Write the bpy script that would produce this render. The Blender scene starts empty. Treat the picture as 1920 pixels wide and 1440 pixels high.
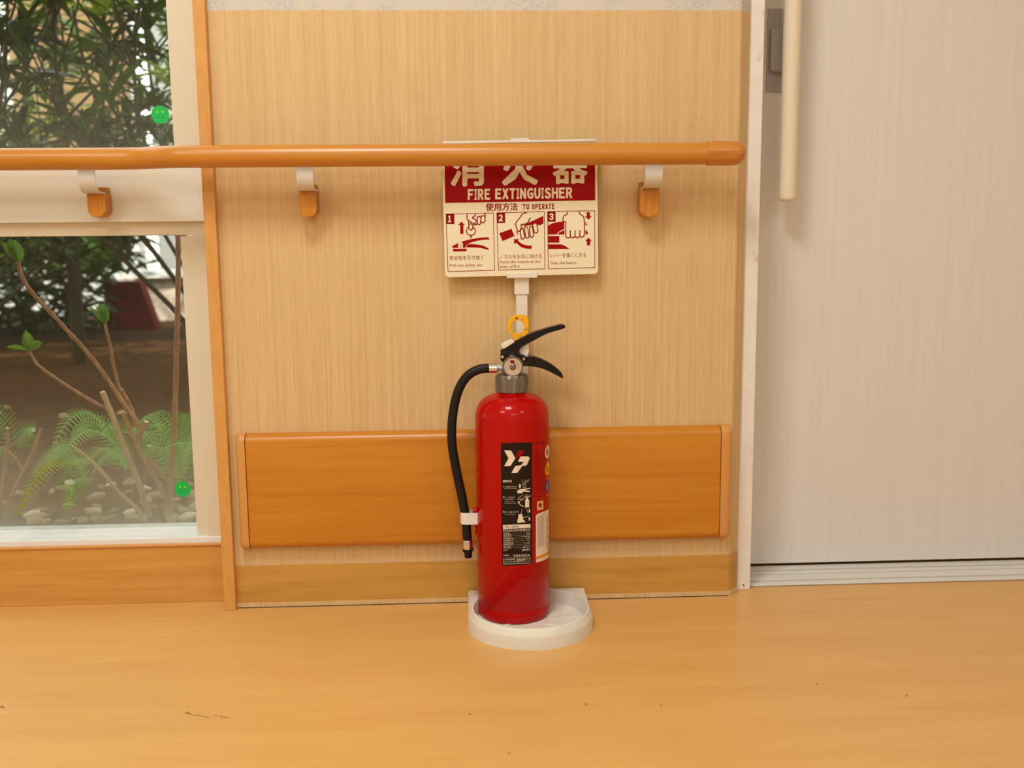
import bpy, bmesh, math, random
from mathutils import Vector, Matrix
from mathutils.geometry import tessellate_polygon, delaunay_2d_cdt
random.seed(7)
SC = bpy.context.scene
COL = SC.collection
PI = math.pi

# ---------------------------------------------------------------- camera
F = 1870.0
CAM = Vector((0.0, -1.85, 0.6931)); YAW, PITCH, ROLL = 0.0433, 0.1445, -0.0097
FW = Vector((math.sin(YAW) * math.cos(PITCH), math.cos(YAW) * math.cos(PITCH), -math.sin(PITCH)))
_r = Vector((math.cos(YAW), -math.sin(YAW), 0)); _u = _r.cross(FW)
RT = _r * math.cos(ROLL) + _u * math.sin(ROLL); UP = -_r * math.sin(ROLL) + _u * math.cos(ROLL)
cd = bpy.data.cameras.new('camera'); cam = bpy.data.objects.new('camera', cd); COL.objects.link(cam)
cd.sensor_width = 36; cd.lens = F / 1920 * 36; cd.clip_start = 0.05
cam.matrix_world = Matrix(((RT.x, UP.x, -FW.x, CAM.x), (RT.y, UP.y, -FW.y, CAM.y), (RT.z, UP.z, -FW.z, CAM.z), (0, 0, 0, 1)))
cd.dof.use_dof = True; cd.dof.focus_distance = 1.80; cd.dof.aperture_fstop = 4.0
SC.camera = cam

def ray(px, py): return FW * F + RT * (px - 960) - UP * (py - 720)
def at(px, py, Y):
    d = ray(px, py); return CAM + d * ((Y - CAM.y) / d.y)
def atz(px, py, z):
    d = ray(px, py); return CAM + d * ((z - CAM.z) / d.z)

# ---------------------------------------------------------------- light
w = bpy.data.worlds.new('sky'); SC.world = w; w.use_nodes = True
nt = w.node_tree; bg = nt.nodes['Background']
sky = nt.nodes.new('ShaderNodeTexSky'); sky.sky_type = 'NISHITA'; sky.sun_disc = False
sky.sun_elevation = math.radians(58); sky.sun_rotation = math.radians(200)
hs = nt.nodes.new('ShaderNodeHueSaturation'); hs.inputs['Saturation'].default_value = .30     # blue toned down as a colour balance
wt = nt.nodes.new('ShaderNodeMix'); wt.data_type = 'RGBA'; wt.blend_type = 'MULTIPLY'; wt.inputs[0].default_value = 1; wt.inputs[7].default_value = (1, .97, .86, 1)
nt.links.new(sky.outputs[0], hs.inputs['Color']); nt.links.new(hs.outputs[0], wt.inputs[6]); nt.links.new(wt.outputs[2], bg.inputs[0]); bg.inputs[1].default_value = 0.80
sd = bpy.data.lights.new('sun', 'SUN'); sd.energy = 6.5; sd.angle = math.radians(1.5); sd.color = (1, .95, .86)
so = bpy.data.objects.new('sun', sd); COL.objects.link(so)
so.rotation_euler = Vector((-0.25, -0.55, 1.05)).to_track_quat('Z', 'Y').to_euler()

def area(name, loc, sx, sy, power, color=(1, .84, .66), target=None, shape='RECTANGLE'):
    l = bpy.data.lights.new(name, 'AREA'); l.shape = shape; l.size = sx; l.size_y = sy; l.energy = power; l.color = color
    o = bpy.data.objects.new(name, l); COL.objects.link(o); o.location = loc
    if target: o.rotation_euler = (Vector(loc) - Vector(target)).to_track_quat('Z', 'Y').to_euler()
    return o
WARM = (.98, 1, .94)
area('ceiling_light', (-0.38, -1.30, 2.47), .6, .6, 26, WARM)
area('ceiling_light', (-1.6, -2.3, 2.47), .62, .62, 19, WARM)
area('ceiling_light', (1.7, -2.6, 2.47), .62, .62, 10, WARM)
area('ceiling_light', (0.2, -4.2, 2.47), .62, .62, 15, WARM)
for k in range(8):
    area('downlight', (-2.3 + k * .65, -3.5 - .3 * (k % 2), 2.46), .13, .13, 1.6, WARM, shape='DISK')

SC.view_settings.view_transform = 'Standard'; SC.view_settings.look = 'None'
SC.view_settings.gamma = 1; SC.view_settings.use_curve_mapping = False
SC.view_settings.exposure = 0.18
SC.cycles.max_bounces = 8; SC.cycles.transparent_max_bounces = 16
SC.cycles.sample_clamp_indirect = 6; SC.cycles.use_denoising = True

# ---------------------------------------------------------------- materials
def lin(c):
    return tuple(((v / 255) / 12.92 if v / 255 <= .04045 else ((v / 255 + .055) / 1.055) ** 2.4) for v in c) + (1,)

class NT:
    def __init__(s, m): s.m = m; s.t = m.node_tree; s.n = s.t.nodes; s.l = s.t.links; s.b = s.n['Principled BSDF']
    def new(s, k, **kw):
        n = s.n.new(k)
        for a, b in kw.items(): setattr(n, a, b)
        return n
    def link(s, a, b): s.l.new(a, b)

TINT = {'wood_laminate': (.98, 1.0, .87), 'floor_vinyl': (1.02, 1.02, .8), 'bumper_wood_film': (.93, .93, .45), 'baseboard_vinyl': (1, .98, .6), 'sill_board_wood': (1.03, 1.12, .85),
    'post_wood': (1, 1.05, .92), 'white_film': (1.05, 1.15, 1.18), 'window_frame_cream': (1.02, 1.1, 1.12), 'door_laminate': (1.06, 1.15, 1.25), 'jamb_paint': (1.1, 1.22, 1.4),
    'sign_plastic': (1, 1, .88), 'wallpaper_damask': (.78, .83, .93), 'garden_soil': (1.1, .8, .45), 'tray_plastic': (1, 1.02, 1.04), 'rail_wood_film': (.86, .86, .45), 'rail_cap_wood': (.9, .95, .75), 'bracket_wood': (.9, .95, .6), 'bracket_white_metal': (1.05, 1.1, 1.15)}
def tint(name, c):
    k = TINT.get(name, (1, 1, 1)); return tuple(min(.93, c[i] * k[i]) for i in range(3)) + (1,)
def mat(name, color, rough=.5, metal=0, spec=.5, coat=0, trans=0):
    m = bpy.data.materials.new(name); m.use_nodes = True
    b = m.node_tree.nodes['Principled BSDF']
    b.inputs['Base Color'].default_value = tint(name, color)
    b.inputs['Roughness'].default_value = rough; b.inputs['Metallic'].default_value = metal
    b.inputs['Specular IOR Level'].default_value = spec; b.inputs['Coat Weight'].default_value = coat
    b.inputs['Transmission Weight'].default_value = trans
    return m

def streaks(m, c1, c2, scale, stretch, detail=5, lo=.35, hi=.65, bump=0, rough2=None, layers=()):
    """grain: noise in object space squeezed along `stretch`; layers = (colour, scale3, lo, hi, amount)"""
    c1, c2 = tint(m.name, c1), tint(m.name, c2); layers = [(tint(m.name, q[0]),) + tuple(q[1:]) for q in layers]
    t = NT(m); tc = t.new('ShaderNodeTexCoord')
    def noise(sc3, det):
        mp = t.new('ShaderNodeMapping'); mp.inputs['Scale'].default_value = sc3
        t.link(tc.outputs['Object'], mp.inputs[0])
        n = t.new('ShaderNodeTexNoise'); n.inputs['Scale'].default_value = 1; n.inputs['Detail'].default_value = det
        n.inputs['Roughness'].default_value = .6
        t.link(mp.outputs[0], n.inputs['Vector']); return n
    n = noise([scale * s for s in stretch], detail)
    r = t.new('ShaderNodeValToRGB'); r.color_ramp.elements[0].position = lo; r.color_ramp.elements[1].position = hi
    r.color_ramp.elements[0].color = c1; r.color_ramp.elements[1].color = c2
    t.link(n.outputs[0], r.inputs[0]); out = r.outputs[0]
    for (c, sc3, l, h, amt) in layers:
        q = noise(sc3, 4); mr = t.new('ShaderNodeMapRange')
        mr.inputs[1].default_value = l; mr.inputs[2].default_value = h; mr.inputs[4].default_value = amt
        t.link(q.outputs[0], mr.inputs[0])
        mx = t.new('ShaderNodeMix', data_type='RGBA'); t.link(mr.outputs[0], mx.inputs[0])
        t.link(out, mx.inputs[6]); mx.inputs[7].default_value = c; out = mx.outputs[2]
    t.link(out, t.b.inputs['Base Color'])
    if bump:
        bp = t.new('ShaderNodeBump'); bp.inputs['Strength'].default_value = bump; bp.inputs['Distance'].default_value = .0008
        t.link(n.outputs[0], bp.inputs['Height']); t.link(bp.outputs[0], t.b.inputs['Normal'])
    return m

M = {}
M['floor'] = streaks(mat('floor_vinyl', (.5, .3, .1), .33, spec=.45), lin((214, 162, 104)), lin((224, 174, 116)), 1, (2.2, 16, 1), 6, .3, .7,
    layers=((lin((204, 148, 92)), (5, 90, 5), .52, .72, .35), (lin((120, 84, 52)), (26, 60, 9), .735, .76, .7), (lin((228, 182, 128)), (3, 45, 5), .55, .7, .4)))
M['laminate'] = streaks(mat('wood_laminate', (.6, .4, .2), .55, spec=.3), lin((214, 178, 136)), lin((228, 196, 156)), 1, (150, 150, 1.6), 3, .3, .7, .1,
    layers=((lin((200, 158, 114)), (520, 520, 12), .50, .72, .62), (lin((232, 202, 164)), (40, 40, .6), .5, .8, .22), (lin((208, 168, 124)), (13, 13, .3), .5, .75, .15)))
M['doorface'] = streaks(mat('door_laminate', (.7, .6, .5), .42, spec=.4), lin((221, 210, 200)), lin((226, 215, 205)), 1, (90, 90, 1.5), 3, .3, .7,
    layers=((lin((213, 200, 188)), (220, 220, 5), .52, .75, .35),))
M['bumper'] = streaks(mat('bumper_wood_film', (.6, .3, .1), .3, spec=.5), lin((205, 130, 48)), lin((216, 144, 60)), 1, (2, 30, 30), 5, .3, .7,
    layers=((lin((190, 112, 36)), (3, 60, 90), .5, .75, .6),))
M['bumpercap'] = mat('bumper_cap_plastic', lin((216, 154, 84)), .4)
M['rail'] = streaks(mat('rail_wood_film', (.6, .3, .1), .34, spec=.5, coat=.35), lin((212, 138, 58)), lin((220, 148, 66)), 1, (5, 90, 90), 3, .3, .7)
M['rail'].node_tree.nodes['Principled BSDF'].inputs['Coat Roughness'].default_value = .3
M['railcap'] = streaks(mat('rail_cap_wood', (.6, .3, .1), .33, spec=.5), lin((200, 122, 52)), lin((218, 144, 68)), 1, (14, 120, 160), 4, .35, .65)
M['block'] = streaks(mat('bracket_wood', (.6, .3, .1), .4), lin((198, 118, 34)), lin((216, 142, 52)), 1, (160, 60, 12), 3, .35, .65)
M['base'] = streaks(mat('baseboard_vinyl', (.5, .3, .1), .4), lin((196, 146, 84)), lin((208, 160, 98)), 1, (2.5, 20, 26), 5, .35, .65,
    layers=((lin((170, 118, 60)), (2, 20, 45), .55, .72, .65), (lin((112, 78, 44)), (2.4, 14, 44), .66, .76, .7)))
M['board'] = streaks(mat('sill_board_wood', (.5, .3, .1), .5), lin((204, 140, 76)), lin((216, 154, 88)), 1, (3, 60, 60), 5, .35, .65,
    layers=((lin((190, 122, 60)), (6, 50, 90), .55, .75, .5),))
M['post'] = streaks(mat('post_wood', (.5, .3, .1), .45), lin((214, 152, 84)), lin((222, 162, 94)), 1, (60, 60, 20), 4, .35, .65)
M['white'] = mat('white_film', lin((226, 217, 208)), .5)
M['frame'] = mat('window_frame_cream', lin((222, 206, 184)), .45)
M['jamb'] = streaks(mat('jamb_paint', (.7, .6, .5), .5), lin((226, 212, 194)), lin((232, 219, 202)), 1, (30, 30, 30), 4, .3, .7,
    layers=((lin((196, 160, 112)), (30, 30, 22), .62, .72, .6),))
M['alu'] = mat('aluminium_sill', lin((236, 238, 238)), .25)
M['track'] = mat('track_white', lin((226, 222, 216)), .35)
M['trackgap'] = mat('track_groove', lin((150, 142, 134)), .5)
M['scuff'] = mat('scuff_brown', lin((150, 100, 52)), .6)
M['dark'] = mat('dark_brown', lin((40, 32, 26)), .8)
M['ceil'] = mat('ceiling_paint', lin((235, 230, 222)), .8)
M['roomwall'] = mat('room_wall', lin((226, 222, 216)), .8)
M['bracket'] = mat('bracket_white_metal', lin((214, 208, 202)), .35, metal=.2)
M['handle'] = mat('handle_cream', lin((238, 226, 202)), .3, coat=.3)
M['steel'] = mat('brushed_steel', lin((176, 172, 172)), .45, metal=.35)
M['plastic'] = mat('white_plastic', lin((236, 228, 214)), .35)
M['tray'] = streaks(mat('tray_plastic', (.8, .8, .7), .4), lin((226, 220, 206)), lin((234, 228, 216)), 1, (12, 12, 12), 4, .3, .7,
    layers=((lin((204, 188, 160)), (9, 9, 16), .55, .75, .25),))
M['sign'] = mat('sign_plastic', lin((242, 232, 212)), .3)
M['signred'] = mat('sign_print_red', lin((158, 0, 10)), .5, spec=.15)
M['signline'] = mat('sign_print_dark_red', lin((140, 4, 12)), .5, spec=.15)
M['red'] = mat('red_enamel', lin((182, 0, 0)), .35, spec=.1, coat=.35)
M['red'].node_tree.nodes['Principled BSDF'].inputs['Coat Roughness'].default_value = .03
M['grey'] = mat('cap_grey_metal', lin((132, 124, 116)), .42, metal=.75)
M['chrome'] = mat('chrome', lin((220, 216, 210)), .16, metal=1)
M['black'] = mat('black_gloss', lin((8, 7, 7)), .3, spec=.3, coat=.12)
M['rubber'] = mat('black_rubber', lin((22, 20, 19)), .5, spec=.3)
M['yellow'] = mat('yellow_plastic', lin((246, 178, 14)), .35)
M['dial'] = mat('dial_face', lin((206, 186, 164)), .4)
M['labelblack'] = mat('label_black', lin((36, 22, 15)), .45, spec=.2)
M['labelwhite'] = mat('label_cream_print', lin((238, 222, 200)), .4)
M['labeldkred'] = mat('label_dark_red', lin((135, 0, 4)), .4, spec=.2)
M['print'] = mat('print_grey', lin((84, 80, 88)), .5)
M['blue'] = mat('print_blue', lin((56, 80, 150)), .4)
M['orange'] = mat('print_orange', lin((226, 150, 30)), .4)
M['salmon'] = mat('print_salmon', lin((236, 180, 130)), .4)
M['clear'] = mat('frosted_clip', lin((236, 232, 230)), .35)
M['green'] = mat('sticker_green', lin((12, 190, 84)), .5)
M['greenstar'] = mat('sticker_yellow_green', lin((120, 226, 40)), .5)
M['greendark'] = mat('sticker_mid_green', lin((14, 160, 66)), .5)
M['etch'] = mat('sticker_grey_marks', lin((128, 124, 112)), .6)

def wallpaper():
    m = mat('wallpaper_damask', lin((240, 228, 208)), .9, spec=.2); t = NT(m)
    tc = t.new('ShaderNodeTexCoord')
    def noise(s, d, dist=0):
        n = t.new('ShaderNodeTexNoise'); n.inputs['Scale'].default_value = s; n.inputs['Detail'].default_value = d
        n.inputs['Distortion'].default_value = dist; t.link(tc.outputs['Object'], n.inputs['Vector']); return n
    a = noise(11, 2); b = noise(85, 2, 2.5)
    ra = t.new('ShaderNodeMapRange'); ra.inputs[1].default_value = .48; ra.inputs[2].default_value = .56; t.link(a.outputs[0], ra.inputs[0])
    rb = t.new('ShaderNodeMapRange'); rb.inputs[1].default_value = .49; rb.inputs[2].default_value = .53; t.link(b.outputs[0], rb.inputs[0])
    mu = t.new('ShaderNodeMath', operation='MULTIPLY'); t.link(ra.outputs[0], mu.inputs[0]); t.link(rb.outputs[0], mu.inputs[1])
    m2 = t.new('ShaderNodeMath', operation='MULTIPLY'); t.link(mu.outputs[0], m2.inputs[0]); m2.inputs[1].default_value = .55
    mx = t.new('ShaderNodeMix', data_type='RGBA'); t.link(m2.outputs[0], mx.inputs[0])
    mx.inputs[6].default_value = tint('wallpaper_damask', lin((240, 228, 208))); mx.inputs[7].default_value = tint('wallpaper_damask', lin((206, 206, 206)))
    t.link(mx.outputs[2], t.b.inputs['Base Color']); return m
M['wallpaper'] = wallpaper()

def glass(name, dirt, z0, z1):
    """clear pane with a film of dust that thickens towards its foot (z0..z1 in object space)"""
    m = bpy.data.materials.new(name); m.use_nodes = True; t = m.node_tree; t.nodes.clear()
    out = t.nodes.new('ShaderNodeOutputMaterial'); tr = t.nodes.new('ShaderNodeBsdfTransparent'); tr.inputs[0].default_value = (.93, .96, .94, 1)
    gl = t.nodes.new('ShaderNodeBsdfGlossy'); gl.inputs['Roughness'].default_value = .02
    lw = t.nodes.new('ShaderNodeLayerWeight'); pw = t.nodes.new('ShaderNodeMath'); pw.operation = 'POWER'; pw.inputs[1].default_value = 5
    t.links.new(lw.outputs['Facing'], pw.inputs[0]); fr = t.nodes.new('ShaderNodeMapRange'); fr.inputs[3].default_value = .02; fr.inputs[4].default_value = .6; t.links.new(pw.outputs[0], fr.inputs[0])
    m1 = t.nodes.new('ShaderNodeMixShader'); t.links.new(fr.outputs[0], m1.inputs[0]); t.links.new(tr.outputs[0], m1.inputs[1]); t.links.new(gl.outputs[0], m1.inputs[2])
    df = t.nodes.new('ShaderNodeBsdfDiffuse'); df.inputs[0].default_value = lin((206, 196, 172))
    tl = t.nodes.new('ShaderNodeBsdfTranslucent'); tl.inputs[0].default_value = lin((206, 200, 176))
    m2 = t.nodes.new('ShaderNodeMixShader'); m2.inputs[0].default_value = .5; t.links.new(df.outputs[0], m2.inputs[1]); t.links.new(tl.outputs[0], m2.inputs[2])
    tc = t.nodes.new('ShaderNodeTexCoord'); sp = t.nodes.new('ShaderNodeSeparateXYZ'); t.links.new(tc.outputs['Object'], sp.inputs[0])
    mr = t.nodes.new('ShaderNodeMapRange'); mr.interpolation_type = 'SMOOTHSTEP'
    mr.inputs[1].default_value = z1; mr.inputs[2].default_value = z0; mr.inputs[3].default_value = .008; mr.inputs[4].default_value = dirt
    t.links.new(sp.outputs[2], mr.inputs[0])
    n = t.nodes.new('ShaderNodeTexNoise'); n.inputs['Scale'].default_value = 40; n.inputs['Detail'].default_value = 4; t.links.new(tc.outputs['Object'], n.inputs['Vector'])
    mn = t.nodes.new('ShaderNodeMapRange'); mn.inputs[1].default_value = .3; mn.inputs[2].default_value = .7; mn.inputs[3].default_value = .85; mn.inputs[4].default_value = 1.15
    t.links.new(n.outputs[0], mn.inputs[0])
    mu = t.nodes.new('ShaderNodeMath'); mu.operation = 'MULTIPLY'; t.links.new(mr.outputs[0], mu.inputs[0]); t.links.new(mn.outputs[0], mu.inputs[1])
    m3 = t.nodes.new('ShaderNodeMixShader'); t.links.new(mu.outputs[0], m3.inputs[0]); t.links.new(m1.outputs[0], m3.inputs[1]); t.links.new(m2.outputs[0], m3.inputs[2])
    t.links.new(m3.outputs[0], out.inputs[0]); return m

def leafmat(name, c1, c2, gloss=.35):
    m = mat(name, c1, gloss, spec=.28); t = NT(m)
    oi = t.new('ShaderNodeObjectInfo'); mx = t.new('ShaderNodeMix', data_type='RGBA')
    t.link(oi.outputs['Random'], mx.inputs[0]); mx.inputs[6].default_value = c1; mx.inputs[7].default_value = c2
    t.link(mx.outputs[2], t.b.inputs['Base Color'])
    tl = t.new('ShaderNodeBsdfTranslucent'); t.link(mx.outputs[2], tl.inputs[0])
    ms = t.new('ShaderNodeMixShader'); ms.inputs[0].default_value = .35
    t.link(t.b.outputs[0], ms.inputs[1]); t.link(tl.outputs[0], ms.inputs[2])
    t.link(ms.outputs[0], t.n['Material Output'].inputs[0]); return m
M['leafdark'] = leafmat('leaf_dark', lin((34, 52, 14)), lin((80, 106, 32)), .3)
M['leafpale'] = leafmat('leaf_pale', lin((104, 134, 24)), lin((168, 176, 60)), .35)
M['leafbud'] = leafmat('leaf_bud', lin((76, 118, 38)), lin((104, 142, 50)), .3)
M['fern'] = leafmat('fern_green', lin((104, 158, 56)), lin((132, 182, 76)), .5)
M['fernyellow'] = leafmat('fern_yellow', lin((150, 160, 44)), lin((150, 160, 44)), .5)
M['bark'] = streaks(mat('bark_brown', (.3, .2, .1), .8), lin((126, 88, 56)), lin((160, 118, 80)), 1, (90, 90, 40), 4, .3, .7, .3)
M['barkpale'] = streaks(mat('bark_pale', (.3, .2, .1), .8), lin((146, 118, 88)), lin((180, 152, 116)), 1, (90, 90, 30), 4, .3, .7, .3)
M['cut'] = mat('cut_wood', lin((222, 190, 140)), .7)
M['barkdark'] = mat('bark_dark', lin((52, 42, 24)), .85, spec=.2)
M['soil'] = streaks(mat('garden_soil', (.1, .07, .04), .95, spec=.1), lin((44, 30, 18)), lin((76, 56, 36)), 1, (18, 18, 18), 8, .3, .7, .4)
def stonemat():
    m = mat('pebble', (.5, .5, .5), .7); t = NT(m); oi = t.new('ShaderNodeObjectInfo')
    r = t.new('ShaderNodeValToRGB'); e = r.color_ramp.elements
    e[0].color = lin((110, 84, 60)); e[1].color = lin((214, 200, 172)); k = e.new(.5); k.color = lin((160, 120, 90)); k = e.new(.75); k.color = lin((150, 140, 112))
    t.link(oi.outputs['Random'], r.inputs[0]); t.link(r.outputs[0], t.b.inputs['Base Color']); return m
M['stone'] = stonemat()
M['siding'] = mat('siding_tan', lin((130, 100, 60)), .8)
M['whitewall'] = mat('white_render', lin((206, 206, 200)), .8)
M['redbrick'] = mat('dark_red_paint', lin((92, 10, 12)), .7, spec=.1)
M['pave'] = streaks(mat('pale_paving', (.5, .5, .4), .9), lin((176, 150, 128)), lin((224, 206, 188)), 1, (30, 30, 30), 5, .35, .65)

# ---------------------------------------------------------------- mesh helpers
class G:
    """collects geometry in world coordinates, links it as ONE mesh object"""
    def __init__(s): s.v = []; s.f = []; s.sm = []
    def add(s, v, f, smooth=False):
        o = len(s.v); s.v += [tuple(p) for p in v]; s.f += [tuple(i + o for i in q) for q in f]; s.sm += [smooth] * len(f); return s
    def box(s, x0, x1, y0, y1, z0, z1, bev=0):
        bm = bmesh.new(); bmesh.ops.create_cube(bm, size=1)
        for v in bm.verts: v.co = Vector(((x0 + x1) / 2 + v.co.x * (x1 - x0), (y0 + y1) / 2 + v.co.y * (y1 - y0), (z0 + z1) / 2 + v.co.z * (z1 - z0)))
        if bev: bmesh.ops.bevel(bm, geom=bm.edges[:], offset=bev, segments=2, profile=.5, affect='EDGES')
        return s.bm(bm)
    def bm(s, bm, smooth=False):
        bm.verts.index_update(); s.add([v.co for v in bm.verts], [[v.index for v in f.verts] for f in bm.faces], smooth); bm.free(); return s
    def lathe(s, prof, c, n=48, axis='Z', smooth=True, a0=0, a1=2 * PI):
        """prof: (radius, height) list around point c"""
        v = []; full = abs(a1 - a0 - 2 * PI) < 1e-6; m = n if full else n + 1
        for (r, h) in prof:
            for k in range(m):
                a = a0 + (a1 - a0) * k / n; p = (r * math.cos(a), r * math.sin(a), h)
                if axis == 'X': p = (p[2], p[0], p[1])
                if axis == 'Y': p = (p[0], p[2], p[1])
                v.append(Vector(c) + Vector(p))
        f = []
        for i in range(len(prof) - 1):
            for k in range(n):
                k2 = (k + 1) % m; q = (i * m + k, i * m + k2, (i + 1) * m + k2, (i + 1) * m + k)
                f.append(q if axis != 'Y' else q[::-1])
        return s.add(v, f, smooth)
    def tube(s, pts, rad, n=12, cap=True):
        pts = [Vector(p) for p in pts]; rs = rad if isinstance(rad, (list, tuple)) else [rad] * len(pts)
        v = []; ref = None
        for i, p in enumerate(pts):
            t = (pts[min(i + 1, len(pts) - 1)] - pts[max(i - 1, 0)]).normalized()
            if ref is None: ref = t.orthogonal().normalized()
            ref = (ref - t * ref.dot(t)).normalized(); b = t.cross(ref)
            for k in range(n):
                a = 2 * PI * k / n; v.append(p + (ref * math.cos(a) + b * math.sin(a)) * rs[i])
        f = [(i * n + k, i * n + (k + 1) % n, (i + 1) * n + (k + 1) % n, (i + 1) * n + k) for i in range(len(pts) - 1) for k in range(n)]
        if cap: f += [tuple(range(n))[::-1], tuple((len(pts) - 1) * n + k for k in range(n))]
        return s.add(v, f, True)
    def prism(s, poly, to3, depth, bev=0):
        """2-D outline -> solid; to3(x, y, t) gives the point at depth t"""
        bm = bmesh.new(); n = len(poly)
        a = [bm.verts.new(to3(x, y, 0)) for x, y in poly]; b = [bm.verts.new(to3(x, y, depth)) for x, y in poly]
        bm.faces.new(a[::-1]); bm.faces.new(b)
        for i in range(n): bm.faces.new((a[i], a[(i + 1) % n], b[(i + 1) % n], b[i]))
        bmesh.ops.recalc_face_normals(bm, faces=bm.faces[:])
        if bev: bmesh.ops.bevel(bm, geom=bm.edges[:], offset=bev, segments=2, profile=.5, affect='EDGES', clamp_overlap=True)
        bmesh.ops.triangulate(bm, faces=[f for f in bm.faces if len(f.verts) > 4])
        return s.bm(bm)
    def build(s, name, m, parent=None, kind=None, smooth_angle=35):
        me = bpy.data.meshes.new(name); base = parent_world(parent)
        me.from_pydata([tuple(Vector(p) - base) for p in s.v], [], s.f); me.materials.append(m)
        me.polygons.foreach_set('use_smooth', s.sm); me.update()
        if any(s.sm):
            try: me.set_sharp_from_angle(angle=math.radians(smooth_angle))
            except Exception: pass
        o = bpy.data.objects.new(name, me); COL.objects.link(o)
        if parent: o.parent = parent
        if kind: o['kind'] = kind
        return o

def parent_world(p):
    b = Vector((0, 0, 0))
    while p is not None: b += p.location; p = p.parent
    return b

def thing(name, label, cat, loc, group=None):
    o = bpy.data.objects.new(name, None); COL.objects.link(o); o.location = loc; o.empty_display_size = .05
    o['label'] = label; o['category'] = cat
    if group: o['group'] = group
    return o
def tag(o, label, cat, group=None):
    o['label'] = label; o['category'] = cat
    if group: o['group'] = group
    return o

# ------------------------------------------------ flat print (2-D drawings in a picture frame, laid on real surfaces)
def cr(pts, closed=False, k=5):
    """smooth curve through points"""
    n = len(pts); out = []
    rng = range(n if closed else n - 1)
    for i in rng:
        p0 = pts[(i - 1) % n] if closed or i > 0 else pts[0]; p1 = pts[i]; p2 = pts[(i + 1) % n]
        p3 = pts[(i + 2) % n] if closed or i + 2 < n else pts[-1]
        for j in range(k):
            t = j / k; out.append(tuple(.5 * ((2 * p1[a]) + (-p0[a] + p2[a]) * t + (2 * p0[a] - 5 * p1[a] + 4 * p2[a] - p3[a]) * t * t + (-p0[a] + 3 * p1[a] - 3 * p2[a] + p3[a]) * t ** 3) for a in range(len(p1))))
    if not closed: out.append(tuple(pts[-1]))
    return out

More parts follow.
